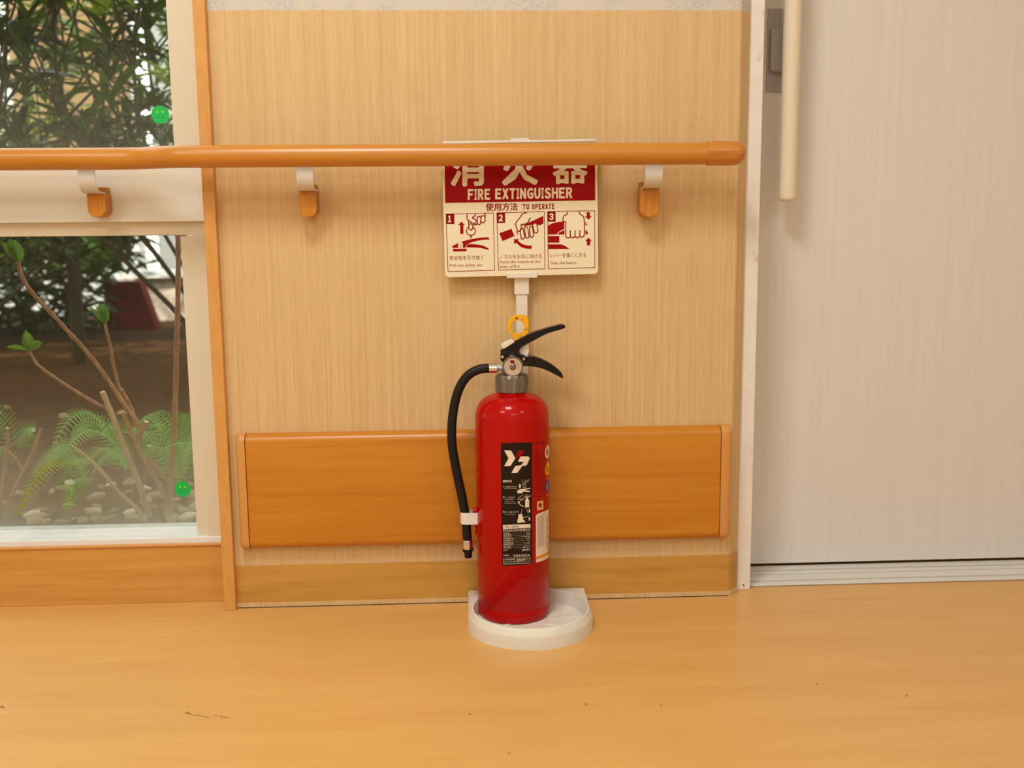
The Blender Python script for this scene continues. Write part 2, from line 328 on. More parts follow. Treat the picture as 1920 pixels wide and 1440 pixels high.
class Ink:
    """flat shapes in 2-D, later laid on a surface by a mapping function"""
    def __init__(s, conv=None): s.v = []; s.f = []; s.c = conv or (lambda x, y: (x, y))
    def fill(s, pts):
        p = [s.c(*q) for q in pts]; o = len(s.v); tr = tessellate_polygon([[Vector((a, b, 0)) for a, b in p]])
        s.v += p; s.f += [tuple(i + o for i in t) for t in tr]; return s
    def line(s, pts, wd, closed=False):
        p = [Vector(s.c(*q)) for q in pts]; n = len(p); L = []; R = []
        for i in range(n):
            a = p[(i - 1) % n] if closed or i > 0 else p[i]; b = p[(i + 1) % n] if closed or i < n - 1 else p[i]
            d1 = (p[i] - a).normalized() if (p[i] - a).length > 1e-9 else None; d2 = (b - p[i]).normalized() if (b - p[i]).length > 1e-9 else None
            d1 = d1 or d2; d2 = d2 or d1
            if d1 is None: continue
            nn = Vector((-(d1 + d2).y, (d1 + d2).x)); nn = nn.normalized() if nn.length > 1e-6 else Vector((-d1.y, d1.x))
            c = max(.45, nn.dot(Vector((-d1.y, d1.x)))); o = nn * (wd / 2 / c); L.append(p[i] + o); R.append(p[i] - o)
        o = len(s.v); m = len(L); s.v += [tuple(q) for q in L + R]
        for i in range(m if closed else m - 1):
            j = (i + 1) % m; s.f.append((o + i, o + j, o + m + j, o + m + i))
        return s
    def rect(s, x0, y0, x1, y1): return s.fill([(x0, y0), (x1, y0), (x1, y1), (x0, y1)])
    def circle(s, x, y, r, ry=None, n=28): return s.fill([(x + r * math.cos(2 * PI * k / n), y + (ry or r) * math.sin(2 * PI * k / n)) for k in range(n)])
    def text(s, body, x, y, size, width=None, bold=0, slope=0, align='LEFT', spacing=1):
        """baseline start x, y; size = cap-ish body size; width squeezes the line to fit"""
        cu = bpy.data.curves.new('t', 'FONT'); cu.body = body; cu.size = size; cu.resolution_u = 2
        cu.space_character = spacing
        ob = bpy.data.objects.new('t', cu); COL.objects.link(ob)
        dg = bpy.context.evaluated_depsgraph_get(); me = ob.evaluated_get(dg).to_mesh()
        vs = [v.co.copy() for v in me.vertices]; fs = [tuple(p.vertices) for p in me.polygons]
        ob.evaluated_get(dg).to_mesh_clear(); bpy.data.objects.remove(ob); bpy.data.curves.remove(cu)
        if not vs: return s
        x0 = min(v.x for v in vs); x1 = max(v.x for v in vs); k = (width / (x1 - x0)) if width else 1
        off = {'LEFT': 0, 'CENTER': (x1 - x0) * k / 2, 'RIGHT': (x1 - x0) * k}[align]
        sh = [(0, 0)]; b = bold * size
        if size > 12: sh += [(b * math.cos(PI * q / 4), b * math.sin(PI * q / 4)) for q in range(8)]
        elif bold >= .03: sh += [(b, 0), (-b, 0)]
        for (ax, ay) in sh:      # heavier weight: the same glyph spread a little, merged into one outline in lay()
            o = len(s.v)
            for v in vs:
                xx = (v.x - x0) * k - off; s.v.append(s.c(x + xx + ax, y - v.y + slope * xx + ay))
            s.f += [tuple(i + o for i in f) for f in fs]
        return s
    def glyph(s, ch, x, y, wd, h, bold, slope=0):
        """one condensed letter scaled to an exact width and height"""
        cu = bpy.data.curves.new('t', 'FONT'); cu.body = chr(ord(ch) + 0xFEE0); cu.resolution_u = 3
        ob = bpy.data.objects.new('t', cu); COL.objects.link(ob)
        ev = ob.evaluated_get(bpy.context.evaluated_depsgraph_get()); me = ev.to_mesh()
        vs = [v.co.copy() for v in me.vertices]; fs = [tuple(p.vertices) for p in me.polygons]
        ev.to_mesh_clear(); bpy.data.objects.remove(ob); bpy.data.curves.remove(cu)
        x0, x1, y0, y1 = min(v.x for v in vs), max(v.x for v in vs), min(v.y for v in vs), max(v.y for v in vs)
        for (ax, ay) in [(0, 0)] + [(bold * math.cos(PI * (q + .5) / 4) * 1.08, bold * math.sin(PI * (q + .5) / 4) * 1.08) for q in range(8)]:
            o = len(s.v)
            for v in vs:
                xx = bold + (v.x - x0) / (x1 - x0) * (wd - 2 * bold); yy = bold + (v.y - y0) / (y1 - y0) * (h - 2 * bold)
                s.v.append(s.c(x + xx + ax, y - yy + slope * xx + ay))
            s.f += [tuple(i + o for i in f) for f in fs]
        return s
    def word(s, body, x0, x1, y, h, bold, slope=0, gap=2.0, iw=4.6):
        nI = body.count('I'); wd = (x1 - x0 - gap * (len(body) - 1) - iw * nI) / (len(body) - nI); x = x0
        for ch in body:
            k = iw if ch == 'I' else wd; s.glyph(ch, x, y + slope * (x - x0), k, h, bold, slope); x += k + gap
        return s
    def lay(s, surf, name, m, parent, seg=None, label=None, kind=None):
        """surf(x, y) -> 3-D point"""
        fc = []
        for q in s.f:
            for f in ([q] if len(q) == 3 else [(q[0], q[1], q[2]), (q[0], q[2], q[3])] if len(q) == 4 else [(q[0], q[i], q[i + 1]) for i in range(1, len(q) - 1)]):
                (ax, ay), (bx, by), (cx, cy) = s.v[f[0]], s.v[f[1]], s.v[f[2]]; A = (bx - ax) * (cy - ay) - (cx - ax) * (by - ay)
                if abs(A) > 1e-6: fc.append(list(f) if A > 0 else list(f)[::-1])
        V2, _e, F2, _ov, _oe, OF = delaunay_2d_cdt([Vector(q) for q in s.v], [], fc, 1, 1e-5)
        bm = bmesh.new(); vv = [bm.verts.new((a, b, 0)) for a, b in V2]
        for f, src in zip(F2, OF):
            if not src: continue
            if len(set(f)) > 2:
                try: bm.faces.new([vv[i] for i in f])
                except ValueError: pass
        if seg:
            for _ in range(6):
                e = [e for e in bm.edges if e.calc_length() > seg]
                if not e: break
                bmesh.ops.subdivide_edges(bm, edges=e, cuts=1); bmesh.ops.triangulate(bm, faces=bm.faces[:])
        bmesh.ops.delete(bm, geom=[v for v in bm.verts if not v.link_faces], context='VERTS')
        bm.verts.index_update(); g = G(); g.add([surf(v.co.x, v.co.y) for v in bm.verts], [[v.index for v in f.verts] for f in bm.faces]); bm.free()
        o = g.build(name, m, parent)
        me = o.data; av = Vector((0, 0, 0))
        for p in me.polygons: av += p.normal * p.area
        if av.y > 0: me.flip_normals()
        if label: o['label'] = label
        if kind: o['kind'] = kind
        return o
# ---------------------------------------------------------------- structure
def struct(name, g, m, parent=None): return g.build(name, m, parent, None if parent else 'structure')
XL, XR = -0.4545, 0.5018          # laminate wall between post and door
YW = 0.035                        # window wall face, set back
ZT = 1.0955                       # top of the laminate
g = G().box(-3.2, 3.2, -5.0, .0, -.1, 0); g.box(-3.2, .56, 0, .2, -.1, 0); g.box(.56, 3.2, 0, .3, -.1, 0)
struct('floor', g, M['floor'])
struct('ceiling', G().box(-3.2, 3.2, -5.0, .3, 2.5, 2.6), M['ceil'])
struct('unseen_shade_storey', G().box(-4.5, 4.5, -5.1, .17, 2.6, 5.6), M['roomwall'])  # unseen storey over the room, added and sized to shade the garden
struct('wall_left', G().box(-3.3, -3.2, -5.0, .2, 0, 2.5), M['roomwall'])
struct('wall_right', G().box(3.2, 3.3, -5.0, .3, 0, 2.5), M['roomwall'])
struct('wall_front', G().box(-3.3, 3.3, -5.1, -5.0, 0, 2.5), M['roomwall'])
# back wall: laminate with a bevelled return towards the door jamb, wallpaper above
def plan(x0, pts, z0, z1):
    """extrude a plan outline upwards"""
    return G().prism(pts, lambda x, y, t: Vector((x, y, z0 + t)), z1 - z0)
core = G().box(XL, .51, .012, .16, 0, 2.5)
wb = struct('wall_back', core, M['roomwall'])
plan(0, [(XL, 0), (XR - .004, 0), (XR, .0015), (.5215, .0215), (.5215, .03), (XL, .0119)], 0, ZT).build('laminate_panel', M['laminate'], wb)
plan(0, [(XL, .001), (XR - .004, .001), (XR, .0025), (.5215, .0222), (.5215, .03), (XL, .0119)], ZT, 2.5).build('wallpaper', M['wallpaper'], wb)
ZB = .0822
plan(0, [(XL, -.0015), (XR - .004, -.0015), (XR + .001, .0003), (.5205, .0195), (.5205, .0205), (XR - .002, .001), (XL, -.0002)], .0025, ZB).build
bb = G().prism([(XL, -.003), (XR - .004, -.003), (XR + .0005, -.0012), (.5213, .0193), (.5213, .0213), (XR - .002, .0003), (XL, -.0002)], lambda x, y, t: Vector((x, y, .002 + t)), ZB - .002)
bo = struct('baseboard_back', bb, M['base'])
G().prism([(XL, -.0045), (XR - .004, -.0045), (XR + .002, -.0025), (.5225, .0175), (.5213, .0193), (XR + .0005, -.0012), (XR - .004, -.003), (XL, -.003)], lambda x, y, t: Vector((x, y, .0006 + t)), .009).build('toe_strip', M['laminate'], bo)
G().box(XL, XR - .004, -.0056, -.0044, -.001, .0012).build('gap_shade_strip', M['dark'], bo)  # dark-coloured strip standing in for the shade under the toe strip
for k, (fx, fy, fl, fw_) in enumerate(((4, 1325, 12, 3), (372, 1338, 40, 1.6), (352, 1336, 12, 2.4), (415, 1341, 30, 1.4), (955, 1412, 8, 1.6), (1099, 1320, 5, 2), (1240, 1323, 5, 1.6), (881, 1338, 6, 1.6), (1700, 1304, 5, 1.8), (1532, 1282, 5, 1.6))):
    q = random.Random(k); P = [(fx - fl / 2 + fl * i / 6, fy + fl * .03 * i + q.uniform(-.5, .5)) for i in range(7)]
    I = Ink().line(P, fw_ * .6).circle(fx, fy, fw_ * .8, n=8); g = I.lay(lambda x, y: atz(x, y, .0003), 'scuff_mark', M['scuff'], bpy.data.objects['floor'])
# post between window and laminate
pl, pr = at(421, 1144, -.016).x, at(441.5, 1144, -.016).x
struct('trim_1', G().box(pl, pr + .001, -.016, .06, 0, 2.5, .0012), M['post'])
PL = pl
# window wall, set back 35 mm
z_board = at(200, 1026, YW).z; z_h0 = at(200, 416.5, YW).z; z_u = .847
x_w0 = -2.3
struct('baseboard_left', G().box(-3.2, PL, YW, .16, 0, z_board - .0, .001), M['board'])
struct('trim_2', G().box(-3.2, PL, YW - .003, YW + .012, z_board - .001, z_board + .0035, .0012), M['bumpercap'])
zs = z_board + .003
xr_out = at(412, 800, YW + .012).x                    # outer edge of frames hides behind the post
def member(px_l, py, Y): return at(px_l, py, Y).x
# white infill panel between the windows
struct('wall_window', G().box(-3.2, PL, YW, .17, z_h0, z_u, .001).box(-3.2, PL, YW, .17, 2.05, 2.5).box(-3.2, x_w0, YW + .001, .17, z_board, z_h0).box(-3.2, x_w0, YW + .001, .17, z_u, 2.05), M['white'])

def window(n, z0, z1, xo, xi, xg, Yf, Yg, sill, dirt, zt=None):
    """frame members step back from the wall face to the pane"""
    fr = G(); zi = z1 - (at(200, 416.5, YW).z - at(200, 442, Yf + .006).z if zt is None else zt)
    fr.box(xi, PL, Yf, Yg + .03, z0, z1, .001)                                   # right outer
    fr.box(x_w0, xi, Yf + .004, Yg + .03, zi, z1, .001)                          # head
    fr.box(x_w0, x_w0 + .05, Yf, Yg + .03, z0, zi, .001)
    wo = fr.build('window_%d' % n, M['frame'], None, 'structure')
    s = G().box(xg, xi, Yf + .008, Yg + .028, z0, zi - .0012, .001); s.box(x_w0 + .05, x_w0 + .08, Yf + .008, Yg + .028, z0, zi - .0012, .001)
    s.build('sash_stile', M['frame'], wo)
    s = G()
    if sill:
        s.box(x_w0, PL, YW + .006, YW + .022, z0 - .006, z0 + .008, .0012)
        s.box(x_w0, PL, YW + .022, YW + .034, z0 - .006, z0 + .003, .0008)
        s.box(x_w0, PL, YW + .034, YW + .044, z0 - .006, z0 + .009, .001)
        s.box(x_w0, xg + .002, YW + .044, Yg - .006, z0 - .006, z0 + .004, .0008)
        s.box(x_w0, xg + .002, Yg - .006, Yg + .03, z0 - .006, z0 + .010, .001)
    else: s.box(x_w0, xg, Yf + .004, Yg + .03, z0, z0 + .012, .001)
    s.build('sill_track', M['alu'] if sill else M['frame'], wo)
    G().box(x_w0 + .08, xg + .001, Yg, Yg + .005, z0 + .004, zi).build('pane', glass('window_glass_%d' % n, dirt, z0, z0 + .30), wo)
    return wo
YG = YW + .075
window(1, zs + .003, z_h0, None, at(382, 600, YW + .01).x if False else (at(362, 446, YW + .02).x + at(395, 985, YW + .02).x) / 2, (at(341.5, 446, YW + .03).x + at(372, 985, YW + .03).x) / 2, YW + .010, YG, True, .30)
window(2, z_u, 2.05, None, at(346, 130, YW + .02).x, at(321.5, 130, YW + .03).x, YW + .010, YG, False, .06, .03)

# door side
jl, jr = .5215, at(1406.5, 1100, .027).x
jo = struct('trim_3', G().box(jl - .0015, jr, .027, .30, 0, 2.12, .0015), M['jamb'])
G().lathe([(0, -.0004), (.0016, -.0004), (.0018, .0002)], (at(1394, 1097, .027).x, .027, at(1394, 1097, .027).z), 10, 'Y').build('nail_hole', M['dark'], jo)
struct('wall_door', G().box(jr, 3.2, .03, .3, 2.08, 2.5).box(1.75, 3.2, .03, .3, 0, 2.08).box(.51, jr, .03, .3, 2.12, 2.5), M['roomwall'])
struct('wall_corridor', G().box(.4, 3.3, .32, .40, 0, 2.5), M['roomwall'])
yt0, yt1 = .041, .150
tz = .004
tr = G().box(jr, 1.75, yt0, yt1, -.002, .0015)
tk = struct('threshold', tr, M['trackgap']); tk.name = 'trim_4'
for (a, b, hh) in ((.041, .060, .004), (.0665, .095, .0055), (.1015, .116, .0055), (.119, .1235, .0035), (.129, .150, .006)):
    G().box(jr, 1.75, a, b, .0, hh, .001).build('track_rail', M['track'], tk)
YD = .146
zdb = .006 + .006
door = struct('door_1', G().box(jr - .03, 1.74, YD, YD + .038, zdb, 2.08, .001), M['doorface'])
# latch plate and thumb piece
lp = Ink()
x0, z1 = at(1439.5, 17, YD).x, at(1450, 17, YD).z; z0 = at(1440, 173, YD).z
x1 = x0 + .052
g = G().box(x0, x1, YD - .0035, YD - .0001, z0, z1, .0015)
pt = g.build('latch_plate', M['steel'], door); pt['label'] = 'grey metal latch plate on the door'
tx0 = at(1446, 100, YD - .018).x; tz1 = at(1450, 52, YD - .018).z; tz0 = at(1447, 134, YD - .018).z
G().box(tx0, tx0 + .034, YD - .018, YD - .0034, tz0, tz1, .004).build('thumb_turn', M['steel'], pt)
# long bar handle
YH = YD - .055
hx = (at(1461, 340, YH).x + at(1493, 340, YH).x) / 2; hr = (at(1493, 340, YH).x - at(1461, 340, YH).x) / 2
hz = at(1476, 377, YH - hr * .6).z
prof = [(0, 0), (hr * .55, 0), (hr * .85, .0015), (hr * .97, .005), (hr, .009), (hr, .80), (hr * .97, .804), (hr * .85, .8075), (0, .809)]
hd = G().lathe(prof, (hx, YH, hz), 40).build('handle', M['handle'], door, smooth_angle=50); hd['label'] = 'long cream bar handle'
for dz in (.50, .70):
    G().lathe([(.011, -.001), (.011, YD - YH)], (hx, YH, hz + dz), 20, 'Y').build('handle_post', M['steel'], hd)

# ---------------------------------------------------------------- handrail
YR = -.066; YR2 = YR + YW
zr = (at(700, 272, YR).z + at(700, 312, YR).z) / 2 * 0 + at(700, 291.5, YR).z
rr = .0192
xe = at(1325, 288, YR).x; xj0, xj1 = at(345, 290, YR).x, at(225, 292, YR).x
hr_t = thing('handrail', 'long orange-brown wooden handrail running across window and laminate wall', 'handrail', (0, YR, zr))
pts = [(-3.1, YR2, zr), (-1.6, YR2, zr), (xj1 - .03, YR2, zr)]
for k in range(13):
    s = k / 12; s2 = s * s * (3 - 2 * s); pts.append((xj1 + (xj0 - xj1) * s, YR2 + (YR - YR2) * s2, zr))
pts += [(xj0 + .03, YR, zr), (-.1, YR, zr), (xe, YR, zr)]
G().tube(pts, rr, 40).build('rail', M['rail'], hr_t)
xt = at(1397.5, 287, YR).x; L = xt - xe; rc = .0212
prof = [(0, 0), (rc - .0006, 0), (rc, .0008), (rc, L - rc * 1.05)]
for k in range(1, 11):
    a = k / 10 * PI / 2; prof.append((rc * math.cos(a) ** .8 if k < 10 else 0, L - rc * 1.05 + rc * 1.05 * math.sin(a)))
G().lathe(prof, (xe, YR, zr), 40, 'X').build('end_cap', M['railcap'], hr_t)['label'] = 'rounded wooden end cap'
def rail_bracket(pxl, pxr, bl, br, ywall, yr):
    xa, xb = at(pxl, 325, yr).x, at(pxr, 325, yr).x
    cxa, cxb = at(bl, 395, ywall - .034).x, at(br, 395, ywall - .034).x
    t = .0035
    # strap: down from the rail's underside, curving back to the block top
    path = [(yr - .001, zr - rr + .002), (yr - .001, zr - rr - .010)]
    R_ = .024; cy, cz = yr - .001 + R_, zr - rr - .014
    for k in range(0, 10):
        a = k / 9 * PI / 2; path.append((cy - R_ * math.cos(a), cz - R_ * math.sin(a)))
    path.append((ywall - .004, cz - R_))
    n = len(path); v = []; f = []
    for i, (y, z) in enumerate(path):
        y0, z0_ = path[max(0, i - 1)]; y1, z1_ = path[min(n - 1, i + 1)]; d = Vector((y1 - y0, z1_ - z0_)).normalized(); nn = Vector((-d.y, d.x)) * t / 2
        for (xx, sg) in ((xa, 1), (xb, 1), (xb, -1), (xa, -1)): v.append((xx, y + nn.x * sg, z + nn.y * sg))
    for i in range(n - 1):
        for k in range(4): f.append((i * 4 + k, (i + 1) * 4 + k, (i + 1) * 4 + (k + 1) % 4, i * 4 + (k + 1) % 4))
    f += [(0, 1, 2, 3), tuple((n - 1) * 4 + k for k in (3, 2, 1, 0))]
    root = bpy.data.objects.new('bracket', None); COL.objects.link(root); root.parent = hr_t; root.empty_display_size = .02
    root.location = (0, 0, 0)
    s = G(); s.add(v, f, True).build('strap', M['bracket'], root, smooth_angle=30)
    zt = cz - R_ - t / 2; cx = (cxa + cxb) / 2; hw = (cxb - cxa) / 2
    zt0 = zt + .0; zb = at((bl + br) / 2, 408, ywall - .03).z
    poly = [(-hw, zt), (-hw, zb + .010), (-hw * .55, zb + .002), (0, zb), (hw * .55, zb + .002), (hw, zb + .010), (hw, zt)]
    G().prism(poly, lambda x, z, tt: Vector((cx + x, ywall - .0005 - tt, z)), .036, .0018).build('wood_block', M['block'], root)
    G().box(cx - hw * .9, cx + hw * .9, ywall - .020, ywall - .0005, zt, zt + .012, .001).build('back_plate', M['block'], root)
rail_bracket(146.5, 178, 165, 199, YW, YR2)
rail_bracket(556, 587, 562, 594, 0, YR)
rail_bracket(1209.5, 1242, 1200, 1236, 0, YR)

# ---------------------------------------------------------------- bumper board
zb0, zb1 = at(900, 1018.5, -.010).z, at(900, 805, -.004).z
bx0, bx1 = at(462, 900, -.02).x, at(1351, 900, -.02).x
bx00, bx11 = at(447.5, 900, -.004).x, at(1368, 900, -.004).x
bt = thing('wall_bumper', 'wide orange wood-look bumper board low on the laminate wall', 'bumper rail', (0, 0, zb0))
def bprofile(th, r, grow=0):
    z0, z1 = zb0 - grow, zb1 + grow; P = [(0, z0)]
    for k in range(7):
        a = k / 6 * PI / 2; P.append((-th + r - r * math.sin(a) if False else -(th - r) - r * math.sin(a), z0 + r * 1.0 - r * math.cos(a)))
    for k in range(7):
        a = k / 6 * PI / 2; P.append((-(th - r) - r * math.cos(a), z1 - r + r * math.sin(a)))
    P.append((0, z1)); return P
def extrude_x(P, x0, x1, smooth=True):
    n = len(P); v = [(x0, y, z) for y, z in P] + [(x1, y, z) for y, z in P]
    f = [(i, (i + 1) % n, n + (i + 1) % n, n + i) for i in range(n)]
    g = G().add(v, f, smooth); g.add(v, [tuple(range(n))[::-1], tuple(range(n, 2 * n))]); return g
extrude_x(bprofile(.0215, .016), bx0 + .0012, bx1 - .0012).build('board', M['bumper'], bt)
def cap(x0, x1, outer):
    n = 8; P = None; v = []; f = []
    for k in range(n + 1):
        a = k / n * PI / 2; ins = .010 * (1 - math.cos(a)); xx = (x1 - .012 + .012 * math.sin(a)) if outer > 0 else (x0 + .012 - .012 * math.sin(a))
        P = bprofile(.0232 - ins, max(.016 - ins * .5, .003), .0012 - ins * .35); v.append([(xx, y, z) for y, z in P])
    P = bprofile(.0232, .016, .0012); v.insert(0, [((x0 if outer > 0 else x1), y, z) for y, z in P])
    m = len(P); fl = [p for q in v for p in q]
    for i in range(len(v) - 1):
        for k in range(m):
            q = (i * m + k, (i + 1) * m + k, (i + 1) * m + (k + 1) % m, i * m + (k + 1) % m); f.append(q[::-1] if outer > 0 else q)
    g = G().add(fl, f, True); g.add(fl, [tuple(range(m))[::-1 if outer < 0 else 1], tuple((len(v) - 1) * m + k for k in range(m))[::1 if outer < 0 else -1]])
    bm = bmesh.new(); 
    g.build('end_cap', M['bumpercap'], bt, smooth_angle=60); bm.free()
cap(bx1, bx11, 1); cap(bx00, bx0, -1)

# ---------------------------------------------------------------- stand: tray, pole, sign
TX = (at(877, 1160, .0).x + at(1111, 1160, 0).x) / 2
tf = atz(990, 1220, 0)                      # front of tray on the floor
tl, trr = atz(877, 1165, .01), atz(1111.5, 1160, .01)
TR = (trr.x - tl.x) / 2; TX = (trr.x + tl.x) / 2; TCY = tf.y + TR * 1.0
st = thing('extinguisher_stand', 'cream plastic floor tray with pole and instruction sign behind the handrail', 'stand', (TX, TCY, 0))
HT = .031
# outline: square back corners near the wall, round front
def outline(r, back, sq):
    P = []
    for k in range(49):
        a = PI + PI * k / 48; P.append((TX + r * math.cos(a), TCY + r * math.sin(a)))
    P += [(TX + r, back - sq), (TX + r - sq, back), (TX - r + sq, back), (TX - r, back - sq)]
    return P
bk = -.0065
g = G(); 
def ring_solid(g, outer, inner, z0, z1, smooth=True):
    """wall between two closed outlines with equal counts"""
    n = len(outer); v = [(x, y, z0) for x, y in outer] + [(x, y, z1) for x, y in outer] + [(x, y, z1) for x, y in inner] + [(x, y, z0) for x, y in inner]
    f = []
    for a in range(4):
        b = (a + 1) % 4
        for k in range(n):
            k2 = (k + 1) % n; f.append((a * n + k, a * n + k2, b * n + k2, b * n + k))
    return g.add(v, f, smooth)
# skirt (slightly flared), flat rear deck and the round well
N = 96
def outer_at(scale, z):
    P = []
    for k in range(N):
        a = 2 * PI * k / N; ac = math.atan2(bk - TCY, TR)
        if abs(a - ac) <= PI / N: a = ac
        if abs(a - (PI - ac)) <= PI / N: a = PI - ac
        c, s = math.cos(a), math.sin(a); r = TR * scale
        if s <= 0: P.append((TX + r * c, TCY + r * s, z))
        else:   # towards the wall: square shoulders
            m = max(abs(c), s * TR / (bk - TCY) * 1.0); q = 1 / m
            x = r * c * q; y = (TR * s * q) if False else min(bk - TCY, r * s * q)
            P.append((TX + max(-r, min(r, x)), min(TCY + y, bk), z))
    return P
def circ(r, z, n=N): return [(TX + r * math.cos(2 * PI * k / n), TCY + min(r * math.sin(2 * PI * k / n), bk - TCY - .001), z) for k in range(n)]
rings = [outer_at(1.0, 0), outer_at(.992, .019), outer_at(.982, .0235), outer_at(.972, .0255), circ(TR * .952, .0285), circ(TR * .938, .0338), circ(TR * .925, .0350), circ(TR * .905, .0350), circ(TR * .892, .032), circ(TR * .875, .009), circ(TR * .60, .0075), circ(TR * .3, .0075), circ(.0004, .0075)]
v = [p for q in rings for p in q]; f = []
for i in range(len(rings) - 1):
    for k in range(N): f.append((i * N + k, i * N + (k + 1) % N, (i + 1) * N + (k + 1) % N, (i + 1) * N + k))
g = G().add(v, f, True)
tray = g.build('tray', M['tray'], st, smooth_angle=40)
for a in (8, 38, -28, 68, -62, 100, 130, 165, 200, 232):   # raised ribs in the well
    a = math.radians(a); c, s = math.cos(a), math.sin(a); r0, r1 = TR * .30, TR * .87
    if TCY + r1 * s > bk - .004: r1 = (bk - .006 - TCY) / s
    nx, ny = -s * .0009, c * .0009
    G().add([(TX + r0 * c - nx, TCY + r0 * s - ny, .0072), (TX + r1 * c - nx, TCY + r1 * s - ny, .0084), (TX + r1 * c + nx, TCY + r1 * s + ny, .0084), (TX + r0 * c + nx, TCY + r0 * s + ny, .0072),
             (TX + r0 * c - nx, TCY + r0 * s - ny, .0090), (TX + r1 * c - nx, TCY + r1 * s - ny, .0104), (TX + r1 * c + nx, TCY + r1 * s + ny, .0104), (TX + r0 * c + nx, TCY + r0 * s + ny, .0090)],
            [(0, 1, 5, 4), (1, 2, 6, 5), (2, 3, 7, 6), (3, 0, 4, 7), (4, 5, 6, 7)]).build('rib', M['tray'], tray)
YP = -.016
px_ = at(978.5, 600, YP).x
zc = at(978, 552, YP).z; ztop = at(978, 520, YP - .004).z
pole = G().box(px_ - .0105, px_ + .0105, YP - .004, YP + .004, HT * .6, zc + .006, .0012).build('pole', M['plastic'], st)
G().box(px_ - .0135, px_ + .0135, YP - .0065, YP + .005, zc, ztop + .03, .0015).build('pole_sleeve', M['plastic'], pole)
# sign panel
YS = -.026
def sp(x, y): return at(x, y, YS)
c = [sp(827.5, 266), sp(1120, 261), sp(1121.5, 514), sp(834.5, 520)]
panel = G()
ctr = (c[0] + c[1] + c[2] + c[3]) / 4
W2, H2 = (c[1].x - c[0].x + c[2].x - c[3].x) / 4, (c[0].z - c[3].z + c[1].z - c[2].z) / 4
ang = math.atan2((c[1].z - c[0].z + c[2].z - c[3].z) / 2, 2 * W2)
def rr_poly(hw, hh, r, n=6):
    P = []
    for (sx, sy, a0) in ((1, 1, 0), (-1, 1, 90), (-1, -1, 180), (1, -1, 270)):
        for k in range(n + 1):
            a = math.radians(a0 + 90 * k / n); P.append((sx * (hw - r) + r * math.cos(a), sy * (hh - r) + r * math.sin(a)))
    return P
ca, sa = math.cos(ang), math.sin(ang)
def rot(x, z): return (ctr.x + x * ca - z * sa, ctr.z + x * sa + z * ca)
def to_sign(x, z, t):
    X, Z = rot(x, z); return Vector((X, YS + .0035 - t, Z))
sg = G().prism(rr_poly(W2, H2, .008), to_sign, .0035, .0006).build('sign_panel', M['sign'], st)
sg['label'] = 'white instruction sign with red header'
# raised rim along the top, hanger tab and lower clip
G().prism([(-W2 + .003, H2 - .004), (W2 - .003, H2 - .004), (W2 - .003, H2 + .0005), (-W2 + .003, H2 + .0005)], lambda x, z, t: to_sign(x, z, t + .0034), .0025, .0008).build('top_lip', M['plastic'], sg)
def pxpoly(pts, Y): return [(at(a, b, Y).x, at(a, b, Y).z) for a, b in pts]
tabp = pxpoly([(955, 266), (959, 259), (990, 258.5), (995, 265)], YS)
G().prism(tabp, lambda x, z, t: Vector((x, YS + .003 - t, z)), .004, .0004).build('hanger_tab', M['plastic'], sg)
clipp = pxpoly([(950, 512.5), (1007.5, 511), (1007.5, 520.5), (950, 521.5)], YS)
cl = G().prism(clipp, lambda x, z, t: Vector((x, YS + .004 - t, z)), .0085, .0006).build('sign_clip', M['plastic'], sg)
clp2 = pxpoly([(959, 511.8), (998, 510.8), (998, 516.5), (959, 517.3)], YS)
G().prism(clp2, lambda x, z, t: Vector((x, YS - .0044 - t, z)), .0012, .0003).build('clip_catch', M['plastic'], sg) if False else None
#@@PART3
# print on the sign (all drawn in photo pixels, laid on the panel's front face)
def layer(n): return lambda x, y: at(x, y, YS - .0001 - .00012 * n)
Ink().fill([(833.3, 284), (1115.5, 279), (1116, 375.6), (834.8, 380.6)]).lay(layer(1), 'red_header', M['signred'], sg)
SL = -.0165
for ch_, cx1, cy1, bw in (('消', 845, 342.5, .030), ('火', 943.5, 340.5, .036), ('器', 1037.5, 338.5, .022)):
    Ink().text(ch_, cx1, cy1, 68, 63, bw, SL).lay(layer(2), 'lettering', M['sign'], sg)
I = Ink(); I.word('FIRE', 877, 919, 375.0, 20.6, 1.05, SL, 1.9); I.word('EXTINGUISHER', 928.5, 1073, 374.0, 20.6, 1.05, SL, 1.7)
I.lay(layer(2), 'lettering', M['sign'], sg, kind='stuff')
I = Ink(); I.text('使用方法', 911, 394.3, 15.6, 59.5, .02, SL); I.word('TO', 979.6, 992.6, 393.2, 10.6, .5, SL, 1.2); I.word('OPERATE', 997.5, 1039.8, 392.9, 10.6, .5, SL, 1.2)
I.lay(layer(1), 'lettering', M['signline'], sg, kind='stuff')
I = Ink(); I.text('安全栓を引き抜く', 843, 487, 9, 63, .004, SL); I.text('Pull out safety pin', 843.5, 500.2, 7.6, 60.5, .004, SL)
I.text('ノスルを火元に向ける'.replace('ス', 'ズ'), 937.5, 484.6, 9, 78.5, .004, SL); I.text('Point the nozzle at the', 937.5, 494, 7.6, 76, .004, SL); I.text('base of fire.', 937.5, 502.3, 7.6, 38.5, .004, SL)
I.text('レバーを強くにぎる', 1032, 482.2, 9, 67, .004, SL); I.text('Grip the levers.', 1032, 495.6, 7.6, 50, .004, SL)
I.lay(layer(1), 'lettering', M['signline'], sg, kind='stuff')
def C5(x, y): return (820 + x / 9.6, 380 + y / 9.6)
def C6(x, y): return (960 + x / 9.6, 380 + y / 9.6)
